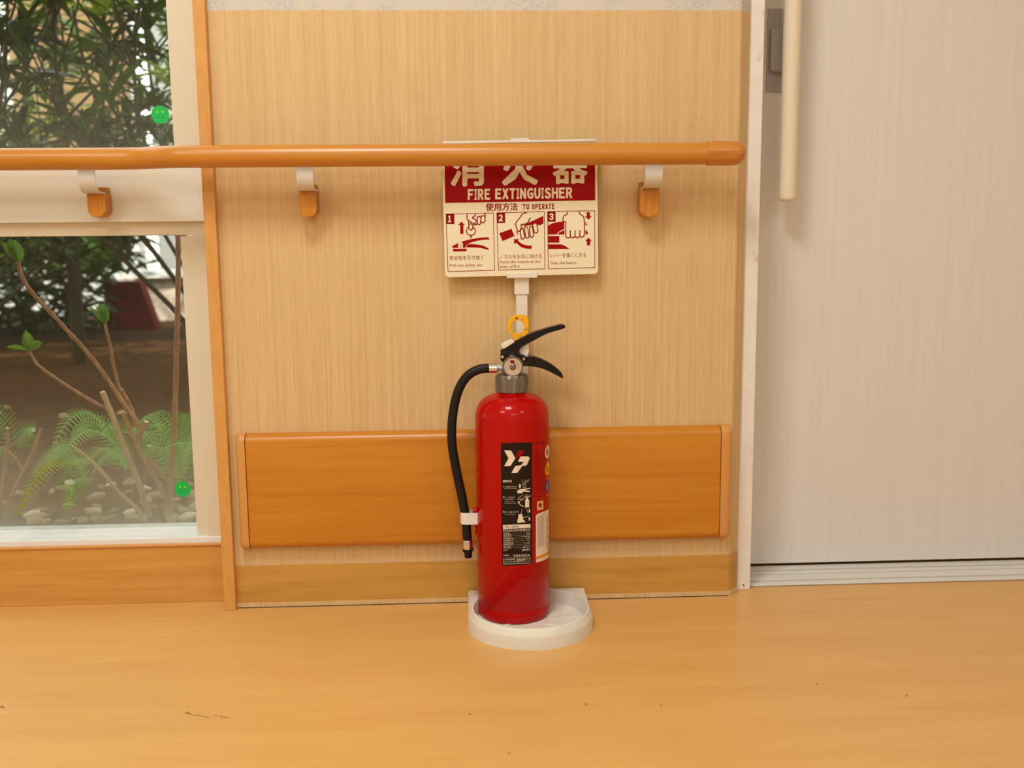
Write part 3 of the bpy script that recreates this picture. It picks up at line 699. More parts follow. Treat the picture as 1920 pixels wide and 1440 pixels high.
# frames + number squares
for (p, q, n, cv) in (([(155, 208), (1010, 185), (1030, 1217), (193, 1240)], [(150, 198), (305, 195), (308, 384), (160, 386)], ('1', 192, 352), C5),
                  ([(1070, 183), (1926, 160), (1935, 1190), (1100, 1215)], [(1066, 180), (1220, 176), (1222, 364), (1072, 366)], ('2', 1103, 336), C5),
                  ([(640, 160), (1488, 145), (1490, 1168), (655, 1190)], [(633, 157), (784, 154), (786, 342), (638, 345)], ('3', 672, 312), C6)):
    I = Ink(cv); I.line(p, 1.2, True); I.fill(q); I.lay(layer(1), 'pictogram_frame', M['signline'], sg)
    J = Ink(); bx, by = cv(n[1], n[2]); J.glyph(n[0], bx, by, 6 if n[0] == '1' else 8, 12.6, .6, SL); J.lay(layer(3), 'number', M['sign'], sg)
W_ = 1.9
# pictogram 1
Ink(C5).fill([(372, 400), (433, 340), (497, 400), (470, 400), (470, 562), (412, 562), (410, 402)]).lay(layer(1), 'arrow', M['signred'], sg)
Ink(C5).fill(cr([(262, 788), (330, 750), (430, 705), (560, 668), (700, 640), (840, 625), (915, 624)], k=4)[:-1] + [(918, 624), (945, 660)] + cr([(945, 660), (830, 668), (700, 690), (610, 715), (545, 752), (510, 790), (505, 812)], k=4) + [(280, 815)]).lay(layer(1), 'lever_drawing', M['signred'], sg)
Ink(C5).fill([(280, 832), (525, 828), (525, 874), (284, 880)]).lay(layer(1), 'neck_drawing', M['signred'], sg)
Ink(C5).fill(cr([(525, 806), (532, 770), (570, 748), (640, 747), (760, 760), (850, 785), (915, 822), (932, 852)], k=4) + cr([(920, 848), (850, 832), (760, 812), (640, 806), (540, 806)], k=4)[1:]).lay(layer(1), 'lever_drawing', M['signred'], sg)
Ink(C5).line([(604, 590), (604, 636)], 2.4).lay(layer(1), 'pin_drawing', M['signred'], sg)
Ink(C5).line(cr([(604 + 80 * math.cos(a), 510 + 80 * math.sin(a)) for a in [2 * PI * k / 16 for k in range(16)]], True, 2), 1.9, True).lay(layer(1), 'ring_drawing', M['signred'], sg)
H = Ink(C5); H.fill([(376, 812), (376, 740), (392, 715), (445, 712), (460, 735), (460, 812)]); H.fill(cr([(560, 350), (570, 430), (572, 470), (600, 492), (634, 470), (634, 400), (600, 370)], True, 3))
H.lay(layer(2), 'hand_fill', M['sign'], sg, kind='stuff')
I = Ink(C5)
I.line(cr([(535, 200), (538, 290), (600, 345), (672, 378), (695, 350), (690, 310), (630, 272), (672, 240), (690, 200)], k=4), W_)
I.line(cr([(560, 330), (566, 420), (570, 462), (604, 492), (634, 465), (634, 410), (604, 378), (575, 395)], k=4), W_)
I.line(cr([(640, 392), (690, 398), (722, 372), (712, 290)], k=4), W_); I.line(cr([(715, 300), (725, 255), (765, 250), (782, 280), (778, 370), (748, 395), (718, 370)], k=4), W_)
I.line(cr([(785, 270), (800, 238), (845, 240), (860, 270), (855, 340), (825, 362), (790, 345)], k=4), W_); I.line([(860, 280), (862, 196)], W_)
I.line([(405, 745), (412, 770)], .8); I.line([(425, 748), (430, 768)], .8); I.line([(400, 795), (440, 795)], .8)
I.lay(layer(3), 'hand_outline', M['signline'], sg, kind='stuff')
# pictogram 2 (frame C6)
Ink(C6).fill([(190, 418), (330, 345), (565, 235), (568, 375), (490, 412), (440, 380), (330, 425), (200, 440)]).lay(layer(1), 'hose_drawing', M['signred'], sg)
Ink(C6).fill([(-230, 550), (-10, 470), (45, 600), (-172, 692)]).lay(layer(1), 'nozzle_drawing', M['signred'], sg)
Ink(C6).fill([(68, 500), (100, 520), (108, 580), (100, 582)]).lay(layer(1), 'hose_drawing', M['signred'], sg)
Ink(C6).fill([(35, 658), (125, 655), (108, 685), (130, 705)] + cr([(130, 705), (190, 745), (270, 768), (355, 772)], k=4) + [(355, 830)] + cr([(355, 830), (270, 828), (170, 800), (85, 730)], k=4) + [(62, 728), (36, 748)]).lay(layer(1), 'arrow', M['signred'], sg)
hand2 = cr([(265, 180), (190, 200), (150, 260), (68, 370), (80, 440), (100, 500), (130, 515), (160, 490), (165, 420), (165, 390), (230, 385), (290, 350), (325, 270)], k=4)
fingers = [[(150, 500), (160, 470), (195, 460), (205, 490), (222, 600), (218, 640), (195, 652), (165, 635)],
           [(228, 480), (240, 440), (275, 440), (288, 480), (305, 590), (300, 625), (275, 638), (248, 615)],
           [(318, 450), (335, 425), (362, 440), (375, 480), (385, 570), (378, 610), (350, 622), (328, 600)],
           [(375, 410), (390, 375), (425, 370), (448, 400), (465, 490), (460, 530), (425, 545), (398, 520)]]
H = Ink(C6); H.fill([(150, 430), (250, 420), (360, 400), (400, 560), (180, 620)])
for fgr in fingers: H.fill(cr(fgr, True, 3))
H.lay(layer(2), 'hand_fill', M['sign'], sg, kind='stuff')
H = Ink(C6); H.fill(hand2 + [(400, 250), (430, 190)]); H.lay(layer(3), 'hand_fill', M['sign'], sg, kind='stuff')
I = Ink(C6); I.line(hand2, W_)
for fgr in fingers: I.line(cr(fgr, True, 3), W_, True)
I.lay(layer(4), 'hand_outline', M['signline'], sg, kind='stuff')
# pictogram 3
Ink(C6).fill(cr([(648, 415), (720, 375), (820, 350), (940, 338)], k=4) + [(942, 470), (880, 500), (820, 545), (808, 572), (650, 574)]).lay(layer(1), 'lever_drawing', M['signred'], sg)
Ink(C6).fill([(822, 572), (850, 535), (945, 492), (945, 572)]).lay(layer(1), 'lever_drawing', M['signred'], sg)
Ink(C6).fill([(652, 600), (852, 598), (852, 718), (655, 722)]).lay(layer(1), 'neck_drawing', M['signred'], sg)
Ink(C6).fill([(655, 750)] + cr([(870, 750), (930, 765), (990, 800), (1036, 832)], k=4) + [(656, 834)]).lay(layer(1), 'bottle_drawing', M['signred'], sg)
Ink(C6).fill([(1345, 172), (1402, 172), (1402, 242), (1438, 242), (1377, 308), (1312, 244), (1346, 243)]).lay(layer(1), 'arrow', M['signred'], sg)
Ink(C6).fill([(1377, 630), (1438, 692), (1410, 692), (1408, 768), (1348, 768), (1347, 693), (1314, 693)]).lay(layer(1), 'arrow', M['signred'], sg)
Ink(C6).fill([(1320, 330), (1354, 408), (1320, 406)]).lay(layer(1), 'lever_drawing', M['signred'], sg)
Ink(C6).fill([(1322, 490), (1345, 500), (1376, 566), (1320, 566)]).lay(layer(1), 'lever_drawing', M['signred'], sg)
hand3 = cr([(992, 165), (992, 205), (935, 240), (916, 290), (918, 338)], k=3)[:-1] + [(918, 338), (968, 345)] + [(968, 590)] + cr([(968, 590), (980, 625), (1010, 634), (1045, 620), (1054, 590)], k=3)[1:-1] + cr([(1054, 605), (1075, 628), (1110, 628), (1135, 600)], k=3)[1:-1] + cr([(1140, 605), (1160, 628), (1195, 625), (1218, 598)], k=3)[1:] + cr([(1218, 598), (1245, 618), (1280, 610), (1300, 580), (1302, 480), (1300, 330), (1285, 250), (1222, 205), (1212, 160)], k=3)[1:]
H = Ink(C6); H.fill(hand3); H.lay(layer(2), 'hand_fill', M['sign'], sg, kind='stuff')
I = Ink(C6); I.line(hand3, W_)
for x in (1050, 1135, 1220): I.line([(x, 495), (x, 600)], W_)
I.line([(968, 340), (968, 440)], W_); I.lay(layer(3), 'hand_outline', M['signline'], sg, kind='stuff')

# ---------------------------------------------------------------- fire extinguisher
RB = .0668; EY = -.079
ex = (at(892.3, 900, EY).x + at(1030.2, 903, EY).x) / 2 * 1.0
zf = .0085
fe = thing('fire_extinguisher', 'red cylinder fire extinguisher with black hose standing in the cream tray', 'fire extinguisher', (ex, EY, zf))
zsh = at(961, 790, EY - RB * .3).z; zn = at(961, 738, EY - .028).z
prof = [(0, zf + .004), (RB - .010, zf + .004), (RB - .006, zf), (RB - .002, zf + .001), (RB - .0003, zf + .006), (RB - .0003, zf + .018), (RB - .002, zf + .021), (RB - .002, zf + .023), (RB, zf + .026)]
zs0 = zn - .046
prof += [(RB, zs0)]
rn = .0275
for k in range(1, 13):
    a = k / 12 * PI / 2 * .93; prof.append((rn + (RB - rn) * math.cos(a) ** .9, zs0 + .041 * math.sin(a)))
prof += [(rn + .001, zn - .0035), (rn - .001, zn), (rn - .002, zn + .004), (0, zn + .004)]
body = G().lathe([(r, z) for r, z in prof], (ex, EY, 0), 96).build('cylinder_body', M['red'], fe, smooth_angle=50)
# grey threaded cap with flutes
zc0, zc1 = zn - .0006, at(961, 704, EY - .026).z
v = []; n = 72
cx_ = ex
levels = [(0, .0268), (.0015, .0292), (.005, .0297), (zc1 - zc0 - .006, .0297), (zc1 - zc0 - .001, .0272), (zc1 - zc0, .025), (zc1 - zc0, .012)]
f = []
for li, (h, r) in enumerate(levels):
    for k in range(n):
        a = 2 * PI * k / n; rr_ = r - (.0016 if (k % 6 in (0, 1)) and li in (2, 3) else 0); v.append((cx_ + rr_ * math.cos(a), EY + rr_ * math.sin(a), zc0 + h))
for i in range(len(levels) - 1):
    for k in range(n): f.append((i * n + k, i * n + (k + 1) % n, (i + 1) * n + (k + 1) % n, (i + 1) * n + k))
G().add(v, f, True).build('neck_cap', M['grey'], fe, smooth_angle=25)
# valve body under the levers
zg = at(961.5, 687.5, EY - .024).z; gx = at(961.5, 687.5, EY - .024).x
G().lathe([(.0175, zc1 - .001), (.0175, zc1 + .006), (.015, zc1 + .009), (.013, zg + .02), (.008, zg + .022), (0, zg + .022)], (ex, EY, 0), 32).build('valve_body', M['grey'], fe)
# gauge facing the room
gr = .0186
gz = G().lathe([(gr * .8, .016), (gr * .96, .012), (gr, .006), (gr, .0015), (gr * .95, 0), (gr * .86, 0), (gr * .84, .002), (0, .002)], (gx, EY - .026, zg), 40, 'Y')
gau = gz.build('gauge', M['grey'], fe, smooth_angle=40)
G().lathe([(0, -.0003), (gr * .84, -.0003), (gr * .84, .001)], (gx, EY - .0245, zg), 40, 'Y').build('gauge_face', M['dial'], gau)['label'] = 'cream gauge face'
G().lathe([(.011, 0), (.011, .02)], (gx, EY - .018, zg), 24, 'Y').build('gauge_stem', M['grey'], gau)
def C2(x, y): return (800 + x / 5.5375, 560 + y / 5.5375)
YGF = EY - .0252
I = Ink(C2)
I.line([(895 + 62 * math.cos(a), 705 + 62 * math.sin(a)) for a in [math.radians(150 + 240 * k / 20) for k in range(21)]], .5)
I.text('0', 830, 726, 3, None, .01); I.text('2', 948, 724, 3, None, .01); I.text('MPa', 890, 772, 1.8, None, .01)
I.fill([(897, 712), (889, 706), (930, 668)])
I.lay(lambda x, y: at(x, y, YGF), 'dial_marks', M['print'], gau)
Ink(C2).fill([(868, 640), (905, 640), (915, 680), (878, 682)]).lay(lambda x, y: at(x, y, YGF), 'dial_zone', M['signline'], gau)
G().lathe([(0, -.0016), (.0045, -.0012), (.0062, .0002)], (gx, YGF, zg), 20, 'Y').build('dial_hub', M['grey'], gau)
# levers
def solid(poly, Y, depth, bev=.0015):
    """outline in crop units, extruded across the thickness, centred on Y"""
    P = [(at(*C2(a, b), Y).x, at(*C2(a, b), Y).z) for a, b in poly]
    return G().prism(P, lambda x, z, t: Vector((x, Y - depth / 2 + t, z)), depth, bev)
up_ = cr([(768, 552), (772, 530), (840, 486), (900, 448), (985, 400), (1065, 362), (1160, 328), (1270, 294), (1385, 264)], k=3) + cr([(1385, 264), (1420, 265), (1436, 285), (1420, 304), (1380, 318)], k=3)[1:] + cr([(1380, 318), (1280, 346), (1190, 384), (1110, 428), (1030, 466), (985, 492), (962, 520), (955, 560)], k=3)[1:] + [(950, 585), (770, 585)]
G.build(solid(up_, EY, .021), 'carry_lever', M['black'], fe)
lo_ = cr([(1030, 600), (1080, 594), (1150, 606), (1250, 650), (1330, 702), (1385, 752), (1410, 790), (1412, 826)], k=3) + cr([(1400, 820), (1340, 786), (1270, 750), (1190, 718), (1100, 700), (1000, 694)], k=3) + [(1000, 620)]
G.build(solid(lo_, EY, .019), 'squeeze_lever', M['black'], fe)
hk = [(765, 545), (765, 632), (782, 650), (830, 655), (1000, 655), (1025, 640), (1040, 600), (1000, 575), (960, 572), (955, 540), (860, 540)]
G.build(solid(hk, EY, .025), 'valve_yoke', M['black'], fe)
for (a, b) in ((790, 606), (1008, 628)):
    q = at(*C2(a, b), EY - .014); G().lathe([(0, -.0025), (.0022, -.002), (.0034, .0), (.0034, .002)], (q.x, EY - .0135, q.z), 16, 'Y').build('rivet', M['chrome'], fe)
# white safety clip pieces
G.build(solid([(775, 480), (790, 462), (880, 418), (905, 432), (908, 446), (845, 486), (795, 516), (780, 500)], EY, .026, .001), 'safety_clip', M['plastic'], fe)
G.build(solid([(958, 560), (962, 525), (1000, 492), (1040, 460), (1060, 470), (1062, 540), (1045, 600), (1010, 604), (985, 585)], EY + .003, .012, .001), 'safety_clip', M['plastic'], fe)
# pull ring
rc_ = C2(945, 275); yr_ = EY - .002
n = 40; outr, inr = [], []
for k in range(n):
    a = 2 * PI * k / n; X, Yp = math.cos(a), math.sin(a); ro = 112
    if X > 0 and Yp < .95:
        m = max(abs(X) / 1.0, abs(Yp)); ro = min(112 / m, 112 * 1.18) if Yp < 0 else min(112 / abs(X), 132) if X > .3 else 112
    outr.append((948 + ro * X, 278 + ro * Yp)); inr.append((943 + 69 * X, 292 + 71 * Yp))
def ringsolid(o_, i_, Y, d):
    O = [at(*C2(a, b), Y) for a, b in o_]; I_ = [at(*C2(a, b), Y) for a, b in i_]; v = []; f = []
    ctr_ = sum(I_, Vector()) / len(I_)
    def sh(P, k): return [p + (p - ctr_) * k for p in P]
    rings = [(sh(O, -.03), -d / 2), (O, -d / 2 + .0012), (O, d / 2 - .0012), (sh(O, -.03), d / 2), (sh(I_, .05), d / 2), (I_, d / 2 - .001), (I_, -d / 2 + .001), (sh(I_, .05), -d / 2)]
    for P, dy in rings: v += [(p.x, Y + dy, p.z) for p in P]
    m = len(O)
    for i in range(8):
        for k in range(m): j = (i + 1) % 8; f.append((i * m + k, j * m + k, j * m + (k + 1) % m, i * m + (k + 1) % m))
    return G().add(v, f, True)
pin = ringsolid(outr, inr, yr_, .0065).build('pull_ring', M['yellow'], fe, smooth_angle=50); pin['label'] = 'yellow pull ring'
G.build(solid([(885, 380), (990, 372), (960, 420), (915, 436)], yr_, .006, .0008), 'pin_tail', M['yellow'], pin)
yf_ = yr_ - .0034
I = Ink(C2); I.circle(934, 204, 15, 12); I.circle(990, 216, 8, 5); I.text('安', 1012, 256, 6, 6, .03); I.line([(1052, 305), (1022, 318), (1052, 330)], .9)
I.lay(lambda x, y: at(x, y, yf_), 'ring_marks', M['print'], pin)
# hose
hp = [(917, 690.5), (906, 691), (893, 694.5), (880, 702), (869, 714), (860, 731), (853.5, 752), (849, 778), (847, 806), (848, 836), (853, 868), (859.5, 900), (866, 930), (871, 958), (874.5, 985), (876.5, 1013)]
HP = cr([tuple(at(a, b, EY - .004)) for a, b in hp], k=4)
hose = G().tube(HP, .0083, 20).build('hose', M['rubber'], fe); hose['label'] = 'black rubber hose'
a_, b_ = at(915.5, 690.3, EY - .003), at(932, 690, EY - .002)
G().lathe([(.0078, 0), (.0088, .0005), (.0088, (b_ - a_).length - .0005), (.0078, (b_ - a_).length)], a_, 28, 'X').build('ferrule', M['chrome'], hose)
c_ = at(946, 689.5, EY)
G().lathe([(.0072, 0), (.0072, .004), (.0062, .0042), (.0062, .010), (.0055, .016), (.0055, .024)], b_, 6, 'X', smooth=False).build('hose_nut', M['steel'], hose)
e0 = Vector(HP[-1]); e1 = at(877, 1028, EY - .004); e2 = at(877.5, 1033, EY - .004); e3 = at(878, 1045, EY - .004)
fr_ = G().tube([e0 + (e0 - e1) * .1, e0, e1], [.0085, .0092, .0092], 24).build('ferrule', M['chrome'], hose)
G().tube([e1, e1 + (e2 - e1) * .1, e2 - (e2 - e1) * .1, e2], [.0085, .0102, .0102, .009], 24).tube([e2, e3 - (e3 - e2) * .15, e3], [.0072, .0070, .0062], 24).build('nozzle', M['black'], hose)
# hose clip
k0, k1 = at(866.5, 962, EY - .013), at(892.5, 983, EY - .013)
hc = Vector(HP[-8]); hx0 = at(874, 972, EY - .004).x
clip = G()
P = []
for k in range(13):
    a = PI / 2 + PI * k / 12; P.append((hx0 + .0106 * math.cos(a), EY - .004 + .0106 * math.sin(a)))
Pi = []
for k in range(13):
    a = PI / 2 + PI * k / 12; Pi.append((hx0 + .0090 * math.cos(a), EY - .004 + .0090 * math.sin(a)))
xb_ = ex - RB + .003
outl = [(xb_, EY + .0066)] + P + [(xb_, EY - .0146)] + [(xb_, EY - .0130)] + Pi[::-1] + [(xb_, EY + .0050)]
G().prism(outl, lambda x, y, t: Vector((x, y, k1.z + t)), k0.z - k1.z, 0).build('hose_clip', M['clear'], fe)['label'] = 'white hose clip'
for bx_ in ((xb_ - .010, xb_ - .001, EY - .010, EY + .004, k0.z - .001, k0.z + .006), (xb_ - .006, xb_ + .002, EY - .006, EY + .002, k1.z - .022, k1.z - .001)): G().box(*bx_, .0008).build('clip_bracket', M['red'], fe)

# labels on the cylinder: project onto a slightly larger radius
def cyl(n):
    rad = RB + .00025 + n * .00012
    def fn(x, y):
        d = ray(x, y); o = CAM - Vector((ex, EY, 0)); A = d.x ** 2 + d.y ** 2; B = 2 * (o.x * d.x + o.y * d.y); Cc = o.x ** 2 + o.y ** 2 - rad ** 2
        disc = max(B * B - 4 * A * Cc, 0); t = (-B - math.sqrt(disc)) / (2 * A); p = CAM + d * t
        q = Vector((p.x - ex, p.y - EY)).normalized() * rad; return Vector((ex + q.x, EY + q.y, p.z))
    return fn
def cyl_band(xa, xb, ytl, ytr, ybl, ybr, n=14):
    """label outline whose top and bottom edges keep level round the cylinder"""
    top = [(xa + (xb - xa) * k / n, ytl + (ytr - ytl) * k / n) for k in range(n + 1)]; bot = [(xb - (xb - xa) * k / n, ybr + (ybl - ybr) * k / n) for k in range(n + 1)]
    return top + bot
def C3(x, y): return (880 + x / 9, 800 + y / 9)
def C4(x, y): return (880 + x / 9, 940 + y / 9)
lb = Ink().fill([(938.8, 832.5), (940, 831)] + [(996.5, 829), (997.7, 830.5), (997.7, 1055), (995, 1058), (944, 1062), (941.3, 1059.5)]).lay(cyl(0), 'front_label', M['labelblack'], body, 5, 'black instruction label')
lb.name = 'front_label'
# the labels are children of the extinguisher body; their print joins them one level down is too deep, so print sits beside them
def onb(I, n, name, m, seg=3.0, label=None): return I.lay(cyl(n), name, m, body, seg, label, 'stuff' if name in ('label_print', 'label_drawing', 'side_print', 'side_label_print', 'mark_print') else None)
I = Ink(C3)
I.fill([(588, 400), (690, 400), (712, 415), (776, 535), (700, 655), (685, 666), (588, 666), (662, 535)])
I.fill([(858, 512), (870, 503), (990, 500), (1014, 520), (1014, 545), (975, 640), (945, 660), (893, 662), (815, 772), (800, 780), (710, 780), (775, 665), (870, 650), (925, 592), (822, 592)])
onb(I, 1, 'emblem', M['labelwhite']); onb(Ink(C3).fill([(835, 400), (932, 400), (868, 515), (776, 518)]), 1, 'emblem', M['signred'])
S3 = -.03
I = Ink(C3)
I.text('使用方法', 568, 932 , 0, None) if False else None
J = Ink()
def t3(s, x, y, size, wpx, bold=.01, crop=C3, sl=-.02, al='LEFT'):
    a, b = crop(x, y); J.text(s, a, b, size, wpx / 9, bold, sl, al)
t3('使用方法', 566, 936, 4.6, 150, .03); t3('１', 566, 1022, 3.8, 15, .02); t3('安全栓を引き抜く', 600, 1026, 3.2, 205, .02); t3('Pull out safety pin', 598, 1052, 2.3, 210, .01)
t3('2', 566, 1206, 4.6, 24, .04); t3('ホースをはずし', 600, 1206, 3.0, 180, .02); t3('火元に向ける', 600, 1240, 3.0, 150, .02); t3('Point the nozzle', 598, 1276, 2.2, 150, .01); t3('at the base of fire', 598, 1300, 2.2, 200, .01)
t3('3', 568, 190, 4.6, 22, .04, C4); t3('レバーを強くにぎる', 596, 192, 3.0, 235, .02, C4); t3('Grip the levers', 600, 226, 2.2, 170, .01, C4)
t3('粉末(ABC)消火器/蓄圧式', 570, 512, 5.0, 460, .02, C4, -.035)
rows = [('総質量', '4.95kg'), ('薬剤質量', '3.0kg'), ('使用圧力', '0.7~0.98 MPa'), ('耐圧試験圧力値', '2.0MPa'), ('放射時間(20℃)', '約14秒'), ('放射距離(20℃)', '3~6m'), ('使用温度範囲', '-30~+40℃'), ('能力単位', 'A-3 B-7 C'), ('型式番号', '消第27-53-1号')]
for k, (a, b) in enumerate(rows):
    yy = 545 + k * 31; t3(a, 575, yy + 5, 2.7, 34 * min(len(a), 5), .015, C4, -.035); t3(b, 1028, yy - 10, 2.6, 13 * len(b), .01, C4, -.035, 'RIGHT')
    x0_ = 575 + 34 * min(len(a), 5) + 12; x1_ = 1020 - 13 * len(b) - 8
    if x1_ > x0_: J.line([C4(x0_, yy - 2), C4(x1_, yy - 8)], .16)
t3('製造年', 575, 836, 2.7, 68, .015, C4); t3('2019', 890, 838, 5.2, 105, .03, C4, -.035); t3('年', 1002, 826, 2.8, 26, .01, C4)
t3('製造番号', 575, 922, 2.7, 92, .015, C4); t3('V033024', 740, 938, 6.0, 280, .005, C4, -.05)
t3('設計標準使用期限', 580, 996, 2.9, 195, .02, C4, -.035); t3('2029', 800, 1003, 5.4, 140, .03, C4, -.035); t3('年まで', 950, 985, 3.0, 75, .015, C4, -.035)
t3('適切に点検を行い 使用期限内に取り替えてください', 578, 1030, 2.2, 445, .01, C4, -.035); t3('さびやへこみのあるものは使用しないでください', 578, 1058, 2.2, 430, .01, C4, -.035)
J.line([C4(572, 958), C4(1030, 940), C4(1030, 1045), C4(572, 1066)], .3, True)
onb(J, 1, 'label_print', M['labelwhite'], 4)
# small drawings
I = Ink(C3)
I.fill([(852, 960), (876, 1000), (864, 1000), (864, 1040), (842, 1040), (842, 1000), (830, 1000)])
I.line(cr([(892, 890), (900, 950), (930, 975), (960, 940), (1000, 920), (1004, 885)], k=3), .55); I.line([(925, 965), (935, 900)], .45); I.line([(950, 945), (955, 900)], .45); I.line([(975, 930), (985, 895)], .45)
I.line([(928 + 28 * math.cos(a), 1003 + 26 * math.sin(a)) for a in [2 * PI * k / 14 for k in range(14)]], .6, True)
I.fill([(812, 1125), (810, 1075), (870, 1055), (1030, 1032), (1034, 1046), (920, 1068), (1020, 1086), (1026, 1104), (900, 1092), (900, 1122)])
I.line(cr([(812, 1225), (850, 1190), (910, 1150)], k=3), .6); I.line(cr([(830, 1230), (900, 1215), (960, 1180), (1034, 1160)], k=3), .7); I.line([(930, 1190), (975, 1140)], .6); I.line([(980, 1185), (1030, 1182)], .8); I.line(cr([(850, 1235), (880, 1245), (915, 1225)], k=3), .5)
I.fill([(943, 1240), (960, 1215), (966, 1190), (988, 1190), (990, 1215), (1008, 1236), (1010, 1360), (940, 1366)])
I.fill([(818, 1255), (856, 1268), (843, 1278)] + cr([(843, 1278), (865, 1315), (918, 1338)], k=3) + [(916, 1352)] + cr([(900, 1348), (855, 1322), (832, 1285)], k=3) + [(822, 1294)])
onb(I, 1, 'label_drawing', M['labelwhite'])
I = Ink(C4)
I.line(cr([(892, 130), (885, 170), (872, 205)], k=3), .5); I.line(cr([(968, 125), (975, 165), (995, 205)], k=3), .5)
I.fill([(828, 225), (860, 212), (892, 215), (900, 265), (905, 300), (945, 345), (945, 352), (812, 364), (810, 305), (826, 298)])
I.line(cr([(900, 262), (920, 275), (945, 262), (970, 265), (1000, 240)], k=3), .8)
I.fill([(1005, 125), (1022, 125), (1022, 165), (1034, 165), (1014, 195), (994, 168), (1005, 166)]); I.fill([(1014, 262), (1034, 295), (1022, 296), (1022, 325), (1004, 327), (1004, 298), (992, 299)])
I.fill([(568, 400), (1032, 382), (1033, 446), (570, 470)])
onb(I, 1, 'label_drawing', M['labelwhite'])
J = Ink(); t3('YA-10NX', 585, 450, 5.6, 255, .03, C4, -.035); onb(J, 2, 'label_print', M['labelblack'], 4)
# right-hand side of the cylinder: text panel, three round marks, stamp, paper label
I = Ink(); rowsn = 24
for k in range(rowsn):
    yy = 846 + k * 3.7; I.line([(1003, yy), (1022.5, yy - 1.1)], .8)
onb(I, 1, 'side_print', M['labeldkred'], 3)
J = Ink(); J.text('使用上の注意', 1004, 833, 4.2, 17, .02, -.06); onb(J, 1, 'side_print', M['labelblack'], 4)
for (cy_, m_, hh) in ((847.5, 'labelwhite', 12.6), (879.5, 'yellow', 12.4), (911.5, 'blue', 11.8)):
    cy2 = cy_
    P = []
    cc = cyl(1)(1026.3, cy2); a0 = math.atan2(cc.y - EY, cc.x - ex) + .03; rad = RB + .0004; rz = hh * .00105 * .93
    pts3 = []
    n = 28
    for rr2 in (0, .5, 1):
        for k in range(n):
            a = 2 * PI * k / n; an = a0 + rr2 * rz * math.cos(a) / RB; pts3.append((ex + rad * math.cos(an), EY + rad * math.sin(an), cc.z + rr2 * rz * math.sin(a)))
    f = [(i * n + k, i * n + (k + 1) % n, (i + 1) * n + (k + 1) % n, (i + 1) * n + k) for i in range(2) for k in range(n)]
    o = G().add(pts3, f).build('round_mark', M[m_], body)
    if m_ == 'labelwhite': I = Ink().circle(1026, cy2 - 4, 1.0).fill([(1024.6, cy2 - 2), (1027.2, cy2 - 2.5), (1027, cy2 + 5), (1025, cy2 + 6)])
    elif m_ == 'yellow': I = Ink().line([(1023.5, cy2 - 5), (1028, cy2 + 4)], .8).line([(1027.5, cy2 - 5), (1024, cy2 + 5)], .8)
    else: I = Ink().line([(1027, cy2 - 6), (1025, cy2), (1027.2, cy2), (1025.5, cy2 + 7)], .7)
    onb(I, 3, 'mark_print', M['labelwhite'] if m_ == 'blue' else M['labelblack'], 3)
onb(Ink().line([(1024.5, 866.5), (1028.5, 863)], 1.0).line([(1024.7, 898), (1028.5, 894)], 1.0).line([(1024.7, 929), (1028.6, 926)], 1.4), 1, 'side_print', M['salmon'], 3)
onb(Ink().fill([(1007, 940.5), (1018.7, 938), (1019, 954.8), (1007.3, 957.6)]), 1, 'stamp', M['salmon'], 3)
J = Ink(); J.circle(1013, 947.5, 3.4, 4.2); onb(J, 2, 'stamp_print', M['labeldkred'], 3)
J = Ink(); J.text('合格', 1010.3, 949.5, 3.2, 5.2, .01, -.1); onb(J, 3, 'stamp_print', M['salmon'], 3)
onb(Ink().fill([(1004.8, 966.5), (1008, 963.5), (1024, 957.3), (1029.0, 954), (1029.0, 1045), (1020, 1050.5), (1010, 1053.8), (1005.5, 1054.5), (1004.8, 1053)]), 0, 'side_label', M['labelwhite'], 3, 'cream paper side label with orange stripe')
onb(Ink().fill([(1005, 1043.5), (1015, 1041), (1024, 1037), (1029, 1033), (1029, 1039), (1022, 1043.5), (1012, 1047), (1005, 1050)]), 1, 'side_label_stripe', M['orange'], 3)
I = Ink()
for k in range(22):
    yy = 969.5 + k * 2.75; I.line([(1007, yy), (1013, yy - 1.6), (1021.5 - (k * 7 % 4), yy - 4.6)], .7)
for k in range(13): I.line([(1025, 968.5 + k * 5), (1027, 967 + k * 5)], 2.2 if k % 3 else 1.3)
onb(I, 1, 'side_label_print', M['print'], 3)
#@@PART4
# ---------------------------------------------------------------- stickers on the panes
def sticker(px, py, r, label):
    c = at(px, py, YG - .0006); rr_ = r / F * (c - CAM).length
    t = thing('window_sticker', label, 'sticker', c, 'round green stickers on the panes')
    G().lathe([(0, -.0002), (rr_, -.0002), (rr_, .0003)], c, 40, 'Y').build('disc', M['green'], t)
    def s_(n): return lambda x, y: Vector((c.x + x * rr_, c.y - .0003 - n * .0001, c.z + y * rr_))
    I = Ink()
    for k in range(30):
        a = 2 * PI * k / 30; I.rect(.86 * math.cos(a) - .04, .86 * math.sin(a) - .04, .86 * math.cos(a) + .04, .86 * math.sin(a) + .04)
    I.rect(-.02, -.6, .02, .6).rect(-.6, -.02, .6, .02); I.lay(s_(0), 'rim_dots', M['greendark'], t)
    for sx, sy, m in ((-.3, .3, 'greenstar'), (.3, .3, 'greenstar'), (-.3, -.3, 'greendark'), (.3, -.3, 'greendark')):
        P = []
        for k in range(10):
            a = PI / 2 + PI * k / 5; q = .22 if k % 2 == 0 else .10; P.append((sx + q * math.cos(a), sy + q * math.sin(a)))
        Ink().fill(P).lay(s_(1), 'star', M[m], t)
    return t
sticker(300.5, 215, 15.2, 'round green sticker low on the upper window pane')
sticker(342.5, 917, 14.2, 'round green sticker near the foot of the lower window pane')
